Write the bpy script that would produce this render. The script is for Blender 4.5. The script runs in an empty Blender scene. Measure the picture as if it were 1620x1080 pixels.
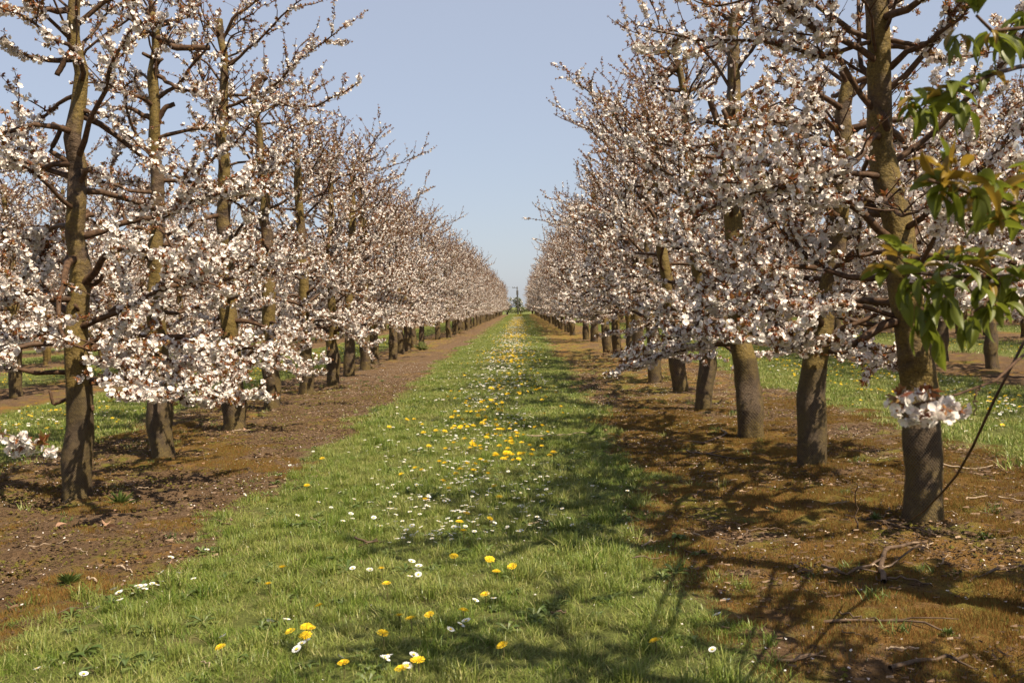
import bpy, math, random
import numpy as np
from mathutils import Matrix, Vector, Euler

S = bpy.context.scene
PI = math.pi
R = math.radians
rnd = random.Random(11)
rng = np.random.default_rng(7)

# ------------------------------------------------------------------ camera
CAMH = 1.55
F = 1620.0
cam_d = bpy.data.cameras.new("camera")
cam_d.sensor_width = 36.0
cam_d.lens = 36.0
cam_d.clip_start = 0.05
cam_d.clip_end = 9000
cam_d.dof.use_dof = True
cam_d.dof.focus_distance = 10.0
cam_d.dof.aperture_fstop = 6.3
cam = bpy.data.objects.new("camera", cam_d)
S.collection.objects.link(cam)
CM = Matrix.Rotation(R(0.6), 4, 'Z') @ Matrix.Rotation(R(90 - 1.92), 4, 'X') @ Matrix.Rotation(R(-2.0), 4, 'Z')
cam.matrix_world = Matrix.Translation((0, 0, CAMH)) @ CM
S.camera = cam
CM3 = np.array(CM.to_3x3())
CINV = CM3.T

# ------------------------------------------------------------------ light
SUN_EL, SUN_AZ = 53.0, 130.0       # azimuth clockwise from +Y (view direction)
w = bpy.data.worlds.new("World")
S.world = w
w.use_nodes = True
nt = w.node_tree
bg = nt.nodes["Background"]
sky = nt.nodes.new("ShaderNodeTexSky")
sky.sky_type = 'NISHITA'
sky.sun_disc = False
sky.sun_elevation = R(SUN_EL)
sky.sun_rotation = R(SUN_AZ)
sky.altitude = 0
sky.air_density = 1.0
sky.dust_density = 1.0
sky.ozone_density = 3.0
mx = nt.nodes.new("ShaderNodeMix"); mx.data_type = 'RGBA'     # thin even veil of spring haze over the whole sky
mx.inputs[0].default_value = 0.62; mx.inputs[7].default_value = (4.15, 4.35, 5.05, 1)
nt.links.new(sky.outputs[0], mx.inputs[6]); nt.links.new(mx.outputs[2], bg.inputs[0])
bg.inputs[1].default_value = 0.075
sun_d = bpy.data.lights.new("sun", 'SUN')
sun_d.energy = 5.0
sun_d.angle = R(0.5)
sun_d.color = (1.0, 0.89, 0.70)
sun = bpy.data.objects.new("sun", sun_d)
S.collection.objects.link(sun)
sdir = Vector((math.sin(R(SUN_AZ)) * math.cos(R(SUN_EL)), math.cos(R(SUN_AZ)) * math.cos(R(SUN_EL)), math.sin(R(SUN_EL))))
sun.rotation_euler = sdir.to_track_quat('Z', 'Y').to_euler()
S.view_settings.view_transform = 'Standard'
S.view_settings.look = 'None'
S.view_settings.exposure = 0.90
S.view_settings.gamma = 1.0
S.view_settings.use_curve_mapping = False
S.cycles.max_bounces = 6
S.cycles.diffuse_bounces = 2
S.cycles.glossy_bounces = 2
S.cycles.transmission_bounces = 3
S.cycles.use_denoising = True

# ------------------------------------------------------------------ projection helpers
def ray(px, py):
    v = CM3 @ np.array([(px - 810) / F, -(py - 540) / F, -1.0])
    return v
def P(px, py, d):
    """the point of the pixel's ray on the upright plane y = d"""
    v = ray(px, py)
    t = d / v[1]
    return np.array([v[0] * t, d, CAMH + v[2] * t])
def hit(px, py, z=0.0):
    v = ray(px, py)
    t = (z - CAMH) / v[2]
    return np.array([v[0] * t, v[1] * t, z])
def proj(p):
    """(n,3) world -> px, py, depth"""
    p = np.atleast_2d(p) - np.array([0, 0, CAMH])
    c = p @ CM3
    dep = -c[:, 2]
    s = np.where(dep > 0.05, dep, 0.05)
    return 810 + F * c[:, 0] / s, 540 - F * c[:, 1] / s, dep

# ------------------------------------------------------------------ noise
def _h(ix, iy, seed):
    n = (ix.astype(np.int64) * 374761393 + iy.astype(np.int64) * 668265263 + seed * 982451653) & 0xffffffff
    n = ((n ^ (n >> 13)) * 1274126177) & 0xffffffff
    return ((n ^ (n >> 16)) & 0xffff) / 65535.0
def vnoise(x, y, seed=0):
    x = np.asarray(x, float); y = np.asarray(y, float)
    ix = np.floor(x); iy = np.floor(y)
    fx = x - ix; fy = y - iy
    fx = fx * fx * (3 - 2 * fx); fy = fy * fy * (3 - 2 * fy)
    a = _h(ix, iy, seed); b = _h(ix + 1, iy, seed); c = _h(ix, iy + 1, seed); d = _h(ix + 1, iy + 1, seed)
    return (a * (1 - fx) + b * fx) * (1 - fy) + (c * (1 - fx) + d * fx) * fy
def fbm(x, y, seed=0, o=3):
    s = 0; a = 0.5; t = 0
    for k in range(o):
        s = s + a * vnoise(x * 2 ** k, y * 2 ** k, seed + k * 17); t += a; a *= 0.5
    return s / t

PITCH = 6.7
LANE0 = -0.66
ROWR, ROWL = 2.62, -4.10
HALF = 1.57
def grassmask(x, y):
    """1 in the mown lanes, 0 on the bare strips under the trees"""
    u = (x - LANE0 + PITCH / 2) % PITCH - PITCH / 2
    wob = (fbm(x * 1.3 + 5, y * 0.9, 3) - 0.5) * 0.9 + (vnoise(x * 6, y * 6, 8) - 0.5) * 0.22
    near = np.where((np.abs(x) < 4.5) & (u < 0), 0.42 * np.clip((6.6 - y) / 2.2, 0, 1), 0)
    e = (HALF + near + wob * 0.8 - np.abs(u)) / 0.42
    return np.clip(e * 0.5 + 0.5, 0, 1)
def gz(x, y):
    x = np.asarray(x, float); y = np.asarray(y, float)
    g = grassmask(x, y)
    bare = (fbm(x * 3.1, y * 3.1, 21) - 0.5) * 0.115 + (fbm(x * 9, y * 9, 31, 2) - 0.5) * 0.045
    lawn = (fbm(x * 1.6, y * 1.6, 41) - 0.5) * 0.07 + 0.015
    far = np.clip(1 - (np.hypot(x, y) - 250) / 100, 0, 1)
    return (bare * (1 - g) + lawn * g) * far

# ------------------------------------------------------------------ mesh helpers
def mesh_np(name, V, T, mats, mi=None, smooth=False, attrs=None):
    V = np.ascontiguousarray(V, np.float32).reshape(-1, 3)
    T = np.ascontiguousarray(T, np.int32)
    k = T.shape[1]
    me = bpy.data.meshes.new(name)
    me.vertices.add(len(V)); me.vertices.foreach_set("co", V.ravel())
    me.loops.add(len(T) * k); me.loops.foreach_set("vertex_index", T.ravel())
    me.polygons.add(len(T))
    me.polygons.foreach_set("loop_start", np.arange(0, len(T) * k, k, dtype=np.int32))
    me.polygons.foreach_set("loop_total", np.full(len(T), k, np.int32))
    for m in (mats if isinstance(mats, (list, tuple)) else [mats]):
        me.materials.append(m)
    if mi is not None:
        me.polygons.foreach_set("material_index", np.ascontiguousarray(mi, np.int32))
    me.polygons.foreach_set("use_smooth", np.full(len(T), smooth, bool))
    if attrs:
        for an, av in attrs.items():
            a = me.attributes.new(an, 'FLOAT', 'POINT'); a.data.foreach_set("value", np.ascontiguousarray(av, np.float32))
    me.update()
    return me
def link(name, data, parent=None, loc=None, kind=None):
    o = bpy.data.objects.new(name, data)
    S.collection.objects.link(o)
    if parent is not None: o.parent = parent
    if loc is not None: o.location = loc
    if kind: o["kind"] = kind
    return o
def tag(o, label, cat, group=None, kind=None):
    o["label"] = label; o["category"] = cat
    if group: o["group"] = group
    if kind: o["kind"] = kind
    return o

class Tubes:
    """collects polylines and turns them into tubes in batches"""
    def __init__(s): s.b = {}
    def add(s, pts, rad, sides, cap=False):
        s.b.setdefault((len(pts), sides, cap), []).append((pts, rad))
    def build(s):
        VV, TT = [], []; off = 0
        for (m, k, cap), L in s.b.items():
            A = np.array([l[0] for l in L], float); Rr = np.array([l[1] for l in L], float)
            n = len(L)
            tg = np.gradient(A, axis=1)
            tg /= np.linalg.norm(tg, axis=2, keepdims=True) + 1e-9
            mean = tg.mean(axis=1); ref = np.where(np.abs(mean[:, 2:3]) > 0.8, [[1., 0, 0]], [[0, 0, 1.]])
            ref = np.repeat(ref[:, None, :], m, axis=1)
            n1 = np.cross(tg, ref); n1 /= np.linalg.norm(n1, axis=2, keepdims=True) + 1e-9
            n2 = np.cross(n1, tg)
            th = np.arange(k) * 2 * PI / k
            ring = A[:, :, None, :] + Rr[:, :, None, None] * (np.cos(th)[None, None, :, None] * n1[:, :, None, :] + np.sin(th)[None, None, :, None] * n2[:, :, None, :])
            V = ring.reshape(n, m * k, 3)
            i = np.arange(m - 1)[:, None] * k; j = np.arange(k)[None, :]; j2 = (j + 1) % k
            a = (i + j).ravel(); b = (i + j2).ravel(); c = (i + k + j2).ravel(); d = (i + k + j).ravel()
            T = np.concatenate([np.stack([a, b, c], 1), np.stack([a, c, d], 1)])
            nv = m * k
            if cap:
                V = np.concatenate([V, A[:, -1:, :]], axis=1)
                jj = np.arange(k)
                T = np.concatenate([T, np.stack([(m - 1) * k + jj, (m - 1) * k + (jj + 1) % k, np.full(k, nv)], 1)])
                nv += 1
            T = (T[None] + (np.arange(n) * nv)[:, None, None]).reshape(-1, 3) + off
            VV.append(V.reshape(-1, 3)); TT.append(T); off += n * nv
        if not VV: return np.zeros((0, 3)), np.zeros((0, 3), int)
        return np.concatenate(VV), np.concatenate(TT)

def grow(p, d, length, n, jit, up, r0, r1):
    """a crooked shoot; up bends it skyward (or down when negative)"""
    step = length / (n - 1)
    px, py, pz = p; dx, dy, dz = d
    pts = [(px, py, pz)]
    for k in range(n - 1):
        dx += rnd.gauss(0, jit); dy += rnd.gauss(0, jit); dz += rnd.gauss(0, jit) + up
        l = math.sqrt(dx * dx + dy * dy + dz * dz) + 1e-9
        dx /= l; dy /= l; dz /= l
        px += dx * step; py += dy * step; pz += dz * step
        pts.append((px, py, pz))
    return pts, [r0 + (r1 - r0) * (k / (n - 1)) ** 0.8 for k in range(n)], (dx, dy, dz)

# ------------------------------------------------------------------ materials
class NB:
    def __init__(s, name):
        s.m = bpy.data.materials.new(name); s.m.use_nodes = True
        s.t = s.m.node_tree; s.n = s.t.nodes; s.n.clear()
        s.out = s.n.new("ShaderNodeOutputMaterial")
        s.tc = s.n.new("ShaderNodeTexCoord")
    def l(s, a, b): s.t.links.new(a, b)
    def mapped(s, sc, out="Object"):
        m = s.n.new("ShaderNodeMapping"); m.inputs["Scale"].default_value = sc; s.l(s.tc.outputs[out], m.inputs[0]); return m.outputs[0]
    def noise(s, scale, detail=4, rough=0.6, vec=None, dist=0.0):
        n = s.n.new("ShaderNodeTexNoise"); n.inputs["Scale"].default_value = scale; n.inputs["Detail"].default_value = detail
        n.inputs["Roughness"].default_value = rough; n.inputs["Distortion"].default_value = dist
        s.l(vec if vec is not None else s.tc.outputs["Object"], n.inputs["Vector"]); return n.outputs[0]
    def ramp(s, fac, stops):
        r = s.n.new("ShaderNodeValToRGB"); e = r.color_ramp.elements
        while len(e) < len(stops): e.new(0.5)
        for x, (p, c) in zip(e, stops): x.position = p; x.color = (*c, 1) if len(c) == 3 else c
        s.l(fac, r.inputs[0]); return r.outputs[0]
    def g(s, v): return (v, v, v)
    def mix(s, fac, a, b, mode='MIX'):
        m = s.n.new("ShaderNodeMix"); m.data_type = 'RGBA'; m.blend_type = mode
        for val, i in ((fac, 0), (a, 6), (b, 7)):
            if hasattr(val, "links"): s.l(val, m.inputs[i])
            elif isinstance(val, (tuple, list)): m.inputs[i].default_value = (*val, 1)
            else: m.inputs[i].default_value = val
        return m.outputs[2]
    def math(s, op, a, b=0.0, clamp=False):
        m = s.n.new("ShaderNodeMath"); m.operation = op; m.use_clamp = clamp
        for val, i in ((a, 0), (b, 1)):
            if hasattr(val, "links"): s.l(val, m.inputs[i])
            else: m.inputs[i].default_value = val
        return m.outputs[0]
    def bump(s, h, strength, dist):
        b = s.n.new("ShaderNodeBump"); b.inputs["Strength"].default_value = strength; b.inputs["Distance"].default_value = dist
        s.l(h, b.inputs["Height"]); return b.outputs[0]
    def bsdf(s, col, rough=0.8, normal=None, spec=0.3):
        p = s.n.new("ShaderNodeBsdfPrincipled")
        if hasattr(col, "links"): s.l(col, p.inputs["Base Color"])
        else: p.inputs["Base Color"].default_value = (*col, 1)
        if hasattr(rough, "links"): s.l(rough, p.inputs["Roughness"])
        else: p.inputs["Roughness"].default_value = rough
        p.inputs["Specular IOR Level"].default_value = spec
        if normal is not None: s.l(normal, p.inputs["Normal"])
        return p.outputs[0]
    def thin(s, col, trans, sh):
        """mixes some light passing through a leaf or petal"""
        t = s.n.new("ShaderNodeBsdfTranslucent")
        if hasattr(col, "links"): s.l(col, t.inputs[0])
        else: t.inputs[0].default_value = (*col, 1)
        m = s.n.new("ShaderNodeMixShader"); m.inputs[0].default_value = trans
        s.l(sh, m.inputs[1]); s.l(t.outputs[0], m.inputs[2]); return m.outputs[0]
    def done(s, sh): s.l(sh, s.out.inputs[0]); return s.m
    def isl(s):
        g = s.n.new("ShaderNodeNewGeometry"); return g.outputs["Random Per Island"]
    def objrand(s):
        g = s.n.new("ShaderNodeObjectInfo"); return g.outputs["Random"]
    def attr(s, name):
        a = s.n.new("ShaderNodeAttribute"); a.attribute_name = name; return a.outputs["Fac"]

def leafmat(name, stops, trans, rough=0.5, spec=0.4):
    b = NB(name)
    c = b.ramp(b.isl(), stops)
    return b.done(b.thin(c, trans, b.bsdf(c, rough, None, spec)))

def mat_ground():
    b = NB("orchard_ground")
    n_big = b.noise(0.55, 4); n_mid = b.noise(3.2, 5, 0.65); n_fine = b.noise(38, 5, 0.7); n_vf = b.noise(160, 3, 0.7)
    soil = b.ramp(n_fine, [(0.2, (0.035, 0.021, 0.011)), (0.5, (0.125, 0.074, 0.038)), (0.72, (0.22, 0.138, 0.076))])
    soil2 = b.ramp(n_fine, [(0.25, (0.075, 0.047, 0.026)), (0.7, (0.210, 0.136, 0.082))])
    soil = b.mix(b.ramp(n_mid, [(0.42, b.g(0)), (0.62, b.g(1))]), soil, soil2)
    mossc = b.ramp(n_vf, [(0.25, (0.07, 0.036, 0.012)), (0.5, (0.205, 0.108, 0.032)), (0.75, (0.32, 0.190, 0.056))])
    mossg = b.ramp(n_vf, [(0.25, (0.065, 0.060, 0.012)), (0.7, (0.22, 0.190, 0.036))])
    moss = b.mix(b.ramp(b.noise(1.9, 4, 0.6), [(0.45, b.g(0)), (0.60, b.g(1))]), mossc, mossg)
    mm = b.math('ADD', b.math('MULTIPLY', n_mid, 0.55), b.math('MULTIPLY', n_big, 0.45))
    mfac = b.ramp(b.math('ADD', mm, b.attr("moss")), [(0.515, b.g(0)), (0.585, b.g(1))])
    bare = b.mix(mfac, soil, moss)
    lawn = b.ramp(n_fine, [(0.25, (0.06, 0.068, 0.018)), (0.55, (0.14, 0.155, 0.040)), (0.8, (0.21, 0.19, 0.075))])
    thatch = b.mix(b.ramp(n_mid, [(0.52, b.g(0)), (0.7, b.g(0.75))]), lawn, (0.19, 0.145, 0.07))
    gf = b.math('ADD', b.attr("grass"), b.math('MULTIPLY', b.math('SUBTRACT', n_fine, 0.5), 1.6))
    gf = b.ramp(gf, [(0.40, b.g(0)), (0.60, b.g(1))])
    col = b.mix(gf, bare, thatch)
    h = b.math('ADD', b.math('MULTIPLY', n_fine, 1.0), b.math('MULTIPLY', n_vf, 0.45))
    nrm = b.bump(h, 1.0, 0.035)
    return b.done(b.bsdf(col, 0.95, nrm, 0.12))

def mat_bark(name, moss_amt, dark=1.0, olive=0.0):
    b = NB(name)
    v = b.mapped((1, 1, 1.15))
    n1 = b.noise(9, 6, 0.65, v); n2 = b.noise(2.4, 4); n3 = b.noise(60, 3, 0.6)
    k = dark
    c = b.ramp(n1, [(0.3, (0.065 * k, 0.042 * k, 0.028 * k)), (0.5, (0.165 * k, 0.102 * k, 0.058 * k)), (0.72, (0.28 * k, 0.188 * k, 0.112 * k))])
    mo = b.ramp(n3, [(0.3, (0.070, 0.048, 0.011)), (0.7, (0.19, 0.125, 0.026))])
    fac = b.ramp(b.math('ADD', n2, b.math('MULTIPLY', n1, 0.35)), [(0.62 - 0.12 * moss_amt, b.g(0)), (0.78 - 0.12 * moss_amt, b.g(0.9))])
    c = b.mix(fac, c, mo)
    wv = b.n.new("ShaderNodeTexWave"); wv.bands_direction = 'Z'; wv.inputs["Scale"].default_value = 9; wv.inputs["Distortion"].default_value = 6; wv.inputs["Detail"].default_value = 3
    b.l(b.tc.outputs["Object"], wv.inputs[0])
    h = b.math('ADD', b.math('MULTIPLY', n1, 1.0), b.math('ADD', b.math('MULTIPLY', n3, 0.14), b.math('MULTIPLY', wv.outputs[1], 0.0)))
    return b.done(b.bsdf(c, 0.72, b.bump(h, 1.0, 0.035), 0.3))
def mat_twig(name, a, c2, spec=0.45):
    b = NB(name)
    n1 = b.noise(24, 4, 0.6)
    c = b.ramp(n1, [(0.3, a), (0.7, c2)])
    return b.done(b.bsdf(c, 0.5, b.bump(n1, 0.4, 0.01), spec))

M_ground = mat_ground()
M_bark = mat_bark("cherry_trunk_bark", 0.5, 0.50)
M_barkd = mat_bark("netted_trunk_bark", 0.5, 0.9)
M_limb = mat_twig("cherry_limb_bark", (0.032, 0.018, 0.011), (0.125, 0.072, 0.042), 0.12)
M_twig = mat_twig("cherry_twig_bark", (0.075, 0.036, 0.025), (0.18, 0.095, 0.065))
M_cut = mat_twig("cut_wood", (0.16, 0.11, 0.075), (0.32, 0.24, 0.18), 0.1)
M_petal = leafmat("white_petal", [(0.0, (0.80, 0.74, 0.66)), (0.5, (0.84, 0.79, 0.73)), (1.0, (0.82, 0.68, 0.62))], 0.25, 0.7, 0.2)
M_bronze = leafmat("bronze_young_leaf", [(0.0, (0.16, 0.045, 0.020)), (0.35, (0.29, 0.100, 0.034)), (0.7, (0.27, 0.135, 0.034)), (1.0, (0.15, 0.125, 0.026))], 0.35, 0.42, 0.5)
M_stalk = leafmat("flower_stalk", [(0.0, (0.16, 0.11, 0.03)), (0.5, (0.20, 0.07, 0.03)), (1.0, (0.13, 0.13, 0.03))], 0.2)
M_bud = leafmat("pink_bud", [(0.0, (0.72, 0.55, 0.48)), (1.0, (0.78, 0.72, 0.66))], 0.2, 0.6)
def grassmat():
    b = NB("grass_blade")
    c = b.ramp(b.isl(), [(0.0, (0.095, 0.148, 0.020)), (0.40, (0.165, 0.215, 0.032)), (0.74, (0.27, 0.285, 0.068)), (1.0, (0.48, 0.38, 0.20))])
    g = b.n.new("ShaderNodeNewGeometry")
    n = b.noise(1.7, 4, 0.65, g.outputs["Position"])
    c = b.mix(b.ramp(n, [(0.40, b.g(0)), (0.60, b.g(1))]), b.mix(1.0, c, (0.82, 0.90, 0.72), 'MULTIPLY'), b.mix(0.30, c, (0.34, 0.31, 0.10)))
    return b.done(b.thin(c, 0.28, b.bsdf(c, 0.42, None, 0.35)))
M_grass = grassmat()
M_weed = leafmat("weed_leaf", [(0.0, (0.06, 0.10, 0.02)), (1.0, (0.14, 0.17, 0.04))], 0.3, 0.5)
M_pale = leafmat("pale_weed_leaf", [(0.0, (0.20, 0.24, 0.06)), (1.0, (0.42, 0.42, 0.20))], 0.3, 0.5)
M_moss = leafmat("moss_stalk", [(0.0, (0.15, 0.064, 0.018)), (0.4, (0.28, 0.136, 0.036)), (0.7, (0.24, 0.180, 0.046)), (1.0, (0.14, 0.155, 0.034))], 0.3, 0.7, 0.2)
M_green = leafmat("glossy_green_leaf", [(0.0, (0.07, 0.095, 0.011)), (0.5, (0.135, 0.165, 0.017)), (1.0, (0.26, 0.25, 0.028))], 0.5, 0.45, 0.5)
M_amber = leafmat("amber_young_leaf", [(0.0, (0.25, 0.21, 0.025)), (0.7, (0.30, 0.18, 0.025)), (1.0, (0.30, 0.11, 0.03))], 0.5, 0.36, 0.5)
M_yel = leafmat("dandelion_yellow", [(0.0, (0.80, 0.48, 0.01)), (1.0, (0.86, 0.64, 0.03))], 0.15, 0.6, 0.2)
M_daisy = leafmat("daisy_white", [(0.0, (0.80, 0.80, 0.78)), (1.0, (0.84, 0.82, 0.80))], 0.15, 0.6, 0.2)
M_dcen = leafmat("daisy_centre", [(0.0, (0.70, 0.45, 0.02)), (1.0, (0.75, 0.5, 0.03))], 0.0, 0.8)
M_stem = leafmat("flower_stem_green", [(0.0, (0.12, 0.14, 0.04)), (1.0, (0.17, 0.13, 0.06))], 0.2)
M_stick = mat_twig("dead_stick", (0.045, 0.028, 0.018), (0.15, 0.098, 0.062), 0.2)
M_pstick = mat_twig("bleached_stick", (0.22, 0.15, 0.09), (0.45, 0.34, 0.24), 0.2)
M_litter = leafmat("bark_litter", [(0.0, (0.03, 0.018, 0.012)), (0.6, (0.10, 0.06, 0.036)), (0.9, (0.19, 0.12, 0.075)), (1.0, (0.38, 0.27, 0.18))], 0.05, 0.8, 0.2)
M_dleaf = leafmat("dead_leaf", [(0.0, (0.22, 0.11, 0.06)), (1.0, (0.42, 0.26, 0.17))], 0.15, 0.7, 0.2)
bnet = NB("guard_netting"); M_net = bnet.done(bnet.bsdf((0.105, 0.080, 0.052), 0.45, None, 0.5))
bp = NB("pole_wood"); M_pole = bp.done(bp.bsdf(bp.ramp(bp.noise(5), [(0.3, (0.05, 0.05, 0.045)), (0.7, (0.11, 0.10, 0.09))]), 0.8))
bp = NB("wire_metal"); M_wire = bp.done(bp.bsdf((0.06, 0.06, 0.065), 0.4))
M_hedge = leafmat("hedge_leaf", [(0.0, (0.05, 0.07, 0.015)), (0.6, (0.09, 0.11, 0.022)), (1.0, (0.15, 0.15, 0.04))], 0.15, 0.9, 0.05)

# ------------------------------------------------------------------ ground sheet
def axis(parts):
    v = [parts[0][0]]
    for a, b, st in parts:
        n = max(1, int(round((b - a) / st)))
        v += list(np.linspace(a, b, n + 1)[1:])
    return np.array(v)
gxs = axis([(-3000, -500, 500), (-500, -80, 60), (-80, -30, 1.3), (-30, -12, 0.2), (-12, -5, 0.09), (-5, 5, 0.045), (5, 12, 0.09), (12, 30, 0.2), (30, 80, 1.3), (80, 500, 60), (500, 3000, 500)])
ys = [3.2]; st = 0.042
while ys[-1] < 260:
    ys.append(ys[-1] + st)
    if ys[-1] > 10: st *= 1.026
gys = np.concatenate([[-400, -100, -30, -10, -6, -4, -2, -1, 0, .7, 1.2, 1.6, 2.0, 2.4, 2.8], ys, [300, 400, 600, 1000, 2000, 5000]])
GX, GY = np.meshgrid(gxs, gys)
V = np.stack([GX, GY, gz(GX, GY)], -1).reshape(-1, 3)
nx, ny = len(gxs), len(gys)
ii = (np.arange(ny - 1)[:, None] * nx + np.arange(nx - 1)[None, :]).ravel()
Q = np.stack([ii, ii + 1, ii + 1 + nx, ii + nx], 1)
xf, yf = V[:, 0], V[:, 1]
gm = grassmask(xf, yf); gm = np.where(yf > 212, 1.0, gm)
# moss is thickest on the right-hand strip, by the lane; the left strip is mostly trodden soil
def mossbias(x, y):
    r = np.exp(-((x - 1.9) / 1.15) ** 2) * 0.10 + np.exp(-((x - 3.2) / 1.3) ** 2) * 0.02
    l = -0.035 * np.exp(-((x + 2.9) / 0.7) ** 2) + 0.03 * np.exp(-((x + 4.6) / 0.8) ** 2)
    return r + l - 0.0 + (vnoise(x * 0.8, y * 0.35, 77) - 0.5) * 0.10
me = mesh_np("ground", V, Q, M_ground, None, True, {"grass": gm, "moss": mossbias(xf, yf)})
link("ground", me, kind="structure")

# ------------------------------------------------------------------ cherry blossom templates
def frame(z):
    z = np.asarray(z, float); z = z / np.linalg.norm(z)
    a = np.array([0, 0, 1.]) if abs(z[2]) < 0.9 else np.array([1., 0, 0])
    x = np.cross(a, z); x /= np.linalg.norm(x)
    return np.stack([x, np.cross(z, x), z], 1)     # columns
def conedir(maxa, mina=0):
    a = R(rnd.uniform(mina, maxa)); p = rnd.uniform(0, 2 * PI)
    return np.array([math.sin(a) * math.cos(p), math.sin(a) * math.sin(p), math.cos(a)])
def flower(hi, s=1.0):
    V, T = [], []
    cup = rnd.uniform(0.25, 0.75)
    for k in range(5):
        a = k * 2 * PI / 5 + rnd.uniform(-.12, .12); c, sn = math.cos(a), math.sin(a)
        L = 0.0190 * s * rnd.uniform(.9, 1.1); w_ = 0.0108 * s
        if hi:
            pts = [(0.001, 0, 0), (L * .62, -w_, L * .62 * cup * .7), (L, -w_ * .45, L * cup), (L * .93, 0, L * cup * .8), (L, w_ * .45, L * cup), (L * .62, w_, L * .62 * cup * .7)]
            tr = [(0, 1, 5), (1, 2, 3), (1, 3, 5), (3, 4, 5)]
        else:
            pts = [(0, 0, 0), (L * .95, -w_ * 1.05, L * cup * .8), (L * .95, w_ * 1.05, L * cup * .8)]
            tr = [(0, 1, 2)]
        o = len(V)
        V += [(x * c - y * sn, x * sn + y * c, z) for x, y, z in pts]
        T += [(o + a_, o + b_, o + c_) for a_, b_, c_ in tr]
    return np.array(V), np.array(T)
def small_leaf(hi, L):
    w_ = L * .24; f = w_ * .6; b_ = rnd.uniform(-.25, .35)
    if hi:
        V = [(0, 0, 0), (L * .45, -w_, f), (L * .45, 0, 0 + L * b_ * .3), (L * .45, w_, f), (L, 0, L * b_)]
        T = [(0, 1, 2), (0, 2, 3), (1, 4, 2), (2, 4, 3)]
    else:
        V = [(0, 0, 0), (L * .45, -w_, f), (L, 0, L * b_), (L * .45, w_, f)]
        T = [(0, 1, 2), (0, 2, 3)]
    return np.array(V), np.array(T)
def cluster(nf, nb, nl, hi, spread=95):
    VV, TT, MM = [], [], []; off = 0
    def put(V, T, m):
        nonlocal off, MM
        VV.append(V); TT.append(T + off); MM += [m] * len(T); off += len(V)
    for k in range(nf):
        d = conedir(spread, 5); L = rnd.uniform(.022, .040)
        V, T = flower(hi, rnd.uniform(.88, 1.08))
        fd = d + np.array([rnd.gauss(0, .25), rnd.gauss(0, .25), rnd.gauss(0, .2)])
        put(V @ frame(fd).T + d * L, T, 0)
        if hi:
            sdv = frame(d)[:, 0] * .0009
            put(np.array([-sdv, sdv, d * L * 1.0]), np.array([(0, 1, 2)]), 2)
            c = frame(fd); e = d * L
            put(np.array([e - c[:, 2] * .006, e + c[:, 0] * .003, e - c[:, 0] * .0015 + c[:, 1] * .0026, e - c[:, 0] * .0015 - c[:, 1] * .0026]), np.array([(0, 1, 2), (0, 2, 3), (0, 3, 1)]), 2)
    for k in range(nb):
        d = conedir(spread, 0); L = rnd.uniform(.016, .034); r = .0036
        c = frame(d); e = d * L
        v = [e - c[:, 2] * r * 1.3, e + c[:, 0] * r, e + c[:, 1] * r, e - c[:, 0] * r, e - c[:, 1] * r, e + c[:, 2] * r * 1.6]
        if hi: put(np.array(v), np.array([(0, 2, 1), (0, 3, 2), (0, 4, 3), (0, 1, 4), (5, 1, 2), (5, 2, 3), (5, 3, 4), (5, 4, 1)]), 3)
        else: put(np.array(v), np.array([(5, 1, 2), (5, 3, 4), (0, 2, 3), (0, 4, 1)]), 3)
    for k in range(nl):
        d = conedir(115, 20); L = rnd.uniform(.022, .044)
        V, T = small_leaf(hi, L)
        fr = frame(d)
        V2 = V[:, 0:1] * fr[:, 2] + V[:, 1:2] * fr[:, 0] + V[:, 2:3] * fr[:, 1] + d * .004
        put(V2, T, 1)
    return np.concatenate(VV), np.concatenate(TT), np.array(MM)
BMATS = [M_petal, M_bronze, M_stalk, M_bud, M_limb]
TPL = {}
for hi in (True, False):
    TPL[hi] = {'F': [cluster(rnd.randint(9, 12), 0, 4, hi, 100) for _ in range(5)],
               'M': [cluster(rnd.randint(4, 6), 2, 6, hi, 105) for _ in range(5)],
               'B': [cluster(2, 4, 10, hi, 100) for _ in range(4)],
               'L': [cluster(0, 2, 10, hi) for _ in range(4)]}
def stamp(cl, hi):
    """cl: list of (pos, axis, scale, type) -> V, T, M"""
    VV, TT, MM = [], [], []; off = 0
    groups = {}
    for c in cl: groups.setdefault((c[3], rnd.randrange(len(TPL[hi][c[3]]))), []).append(c)
    for (ty, k), L in groups.items():
        V, T, M = TPL[hi][ty][k]
        n = len(L)
        pos = np.array([c[0] for c in L], float); z = np.array([c[1] for c in L], float); sc = np.array([c[2] for c in L], float)
        z /= np.linalg.norm(z, axis=1, keepdims=True) + 1e-9
        a = np.where(np.abs(z[:, 2:3]) < .9, [[0, 0, 1.]], [[1., 0, 0]])
        x = np.cross(a, z); x /= np.linalg.norm(x, axis=1, keepdims=True)
        y = np.cross(z, x); sp = rng.uniform(0, 2 * PI, n)[:, None]
        x2 = x * np.cos(sp) + y * np.sin(sp); y2 = np.cross(z, x2)
        W = (V[None, :, 0:1] * x2[:, None] + V[None, :, 1:2] * y2[:, None] + V[None, :, 2:3] * z[:, None]) * sc[:, None, None] + pos[:, None]
        VV.append(W.reshape(-1, 3)); TT.append((T[None] + (np.arange(n) * len(V))[:, None, None]).reshape(-1, 3) + off)
        MM.append(np.tile(M, n)); off += n * len(V)
    return np.concatenate(VV), np.concatenate(TT), np.concatenate(MM)

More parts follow.
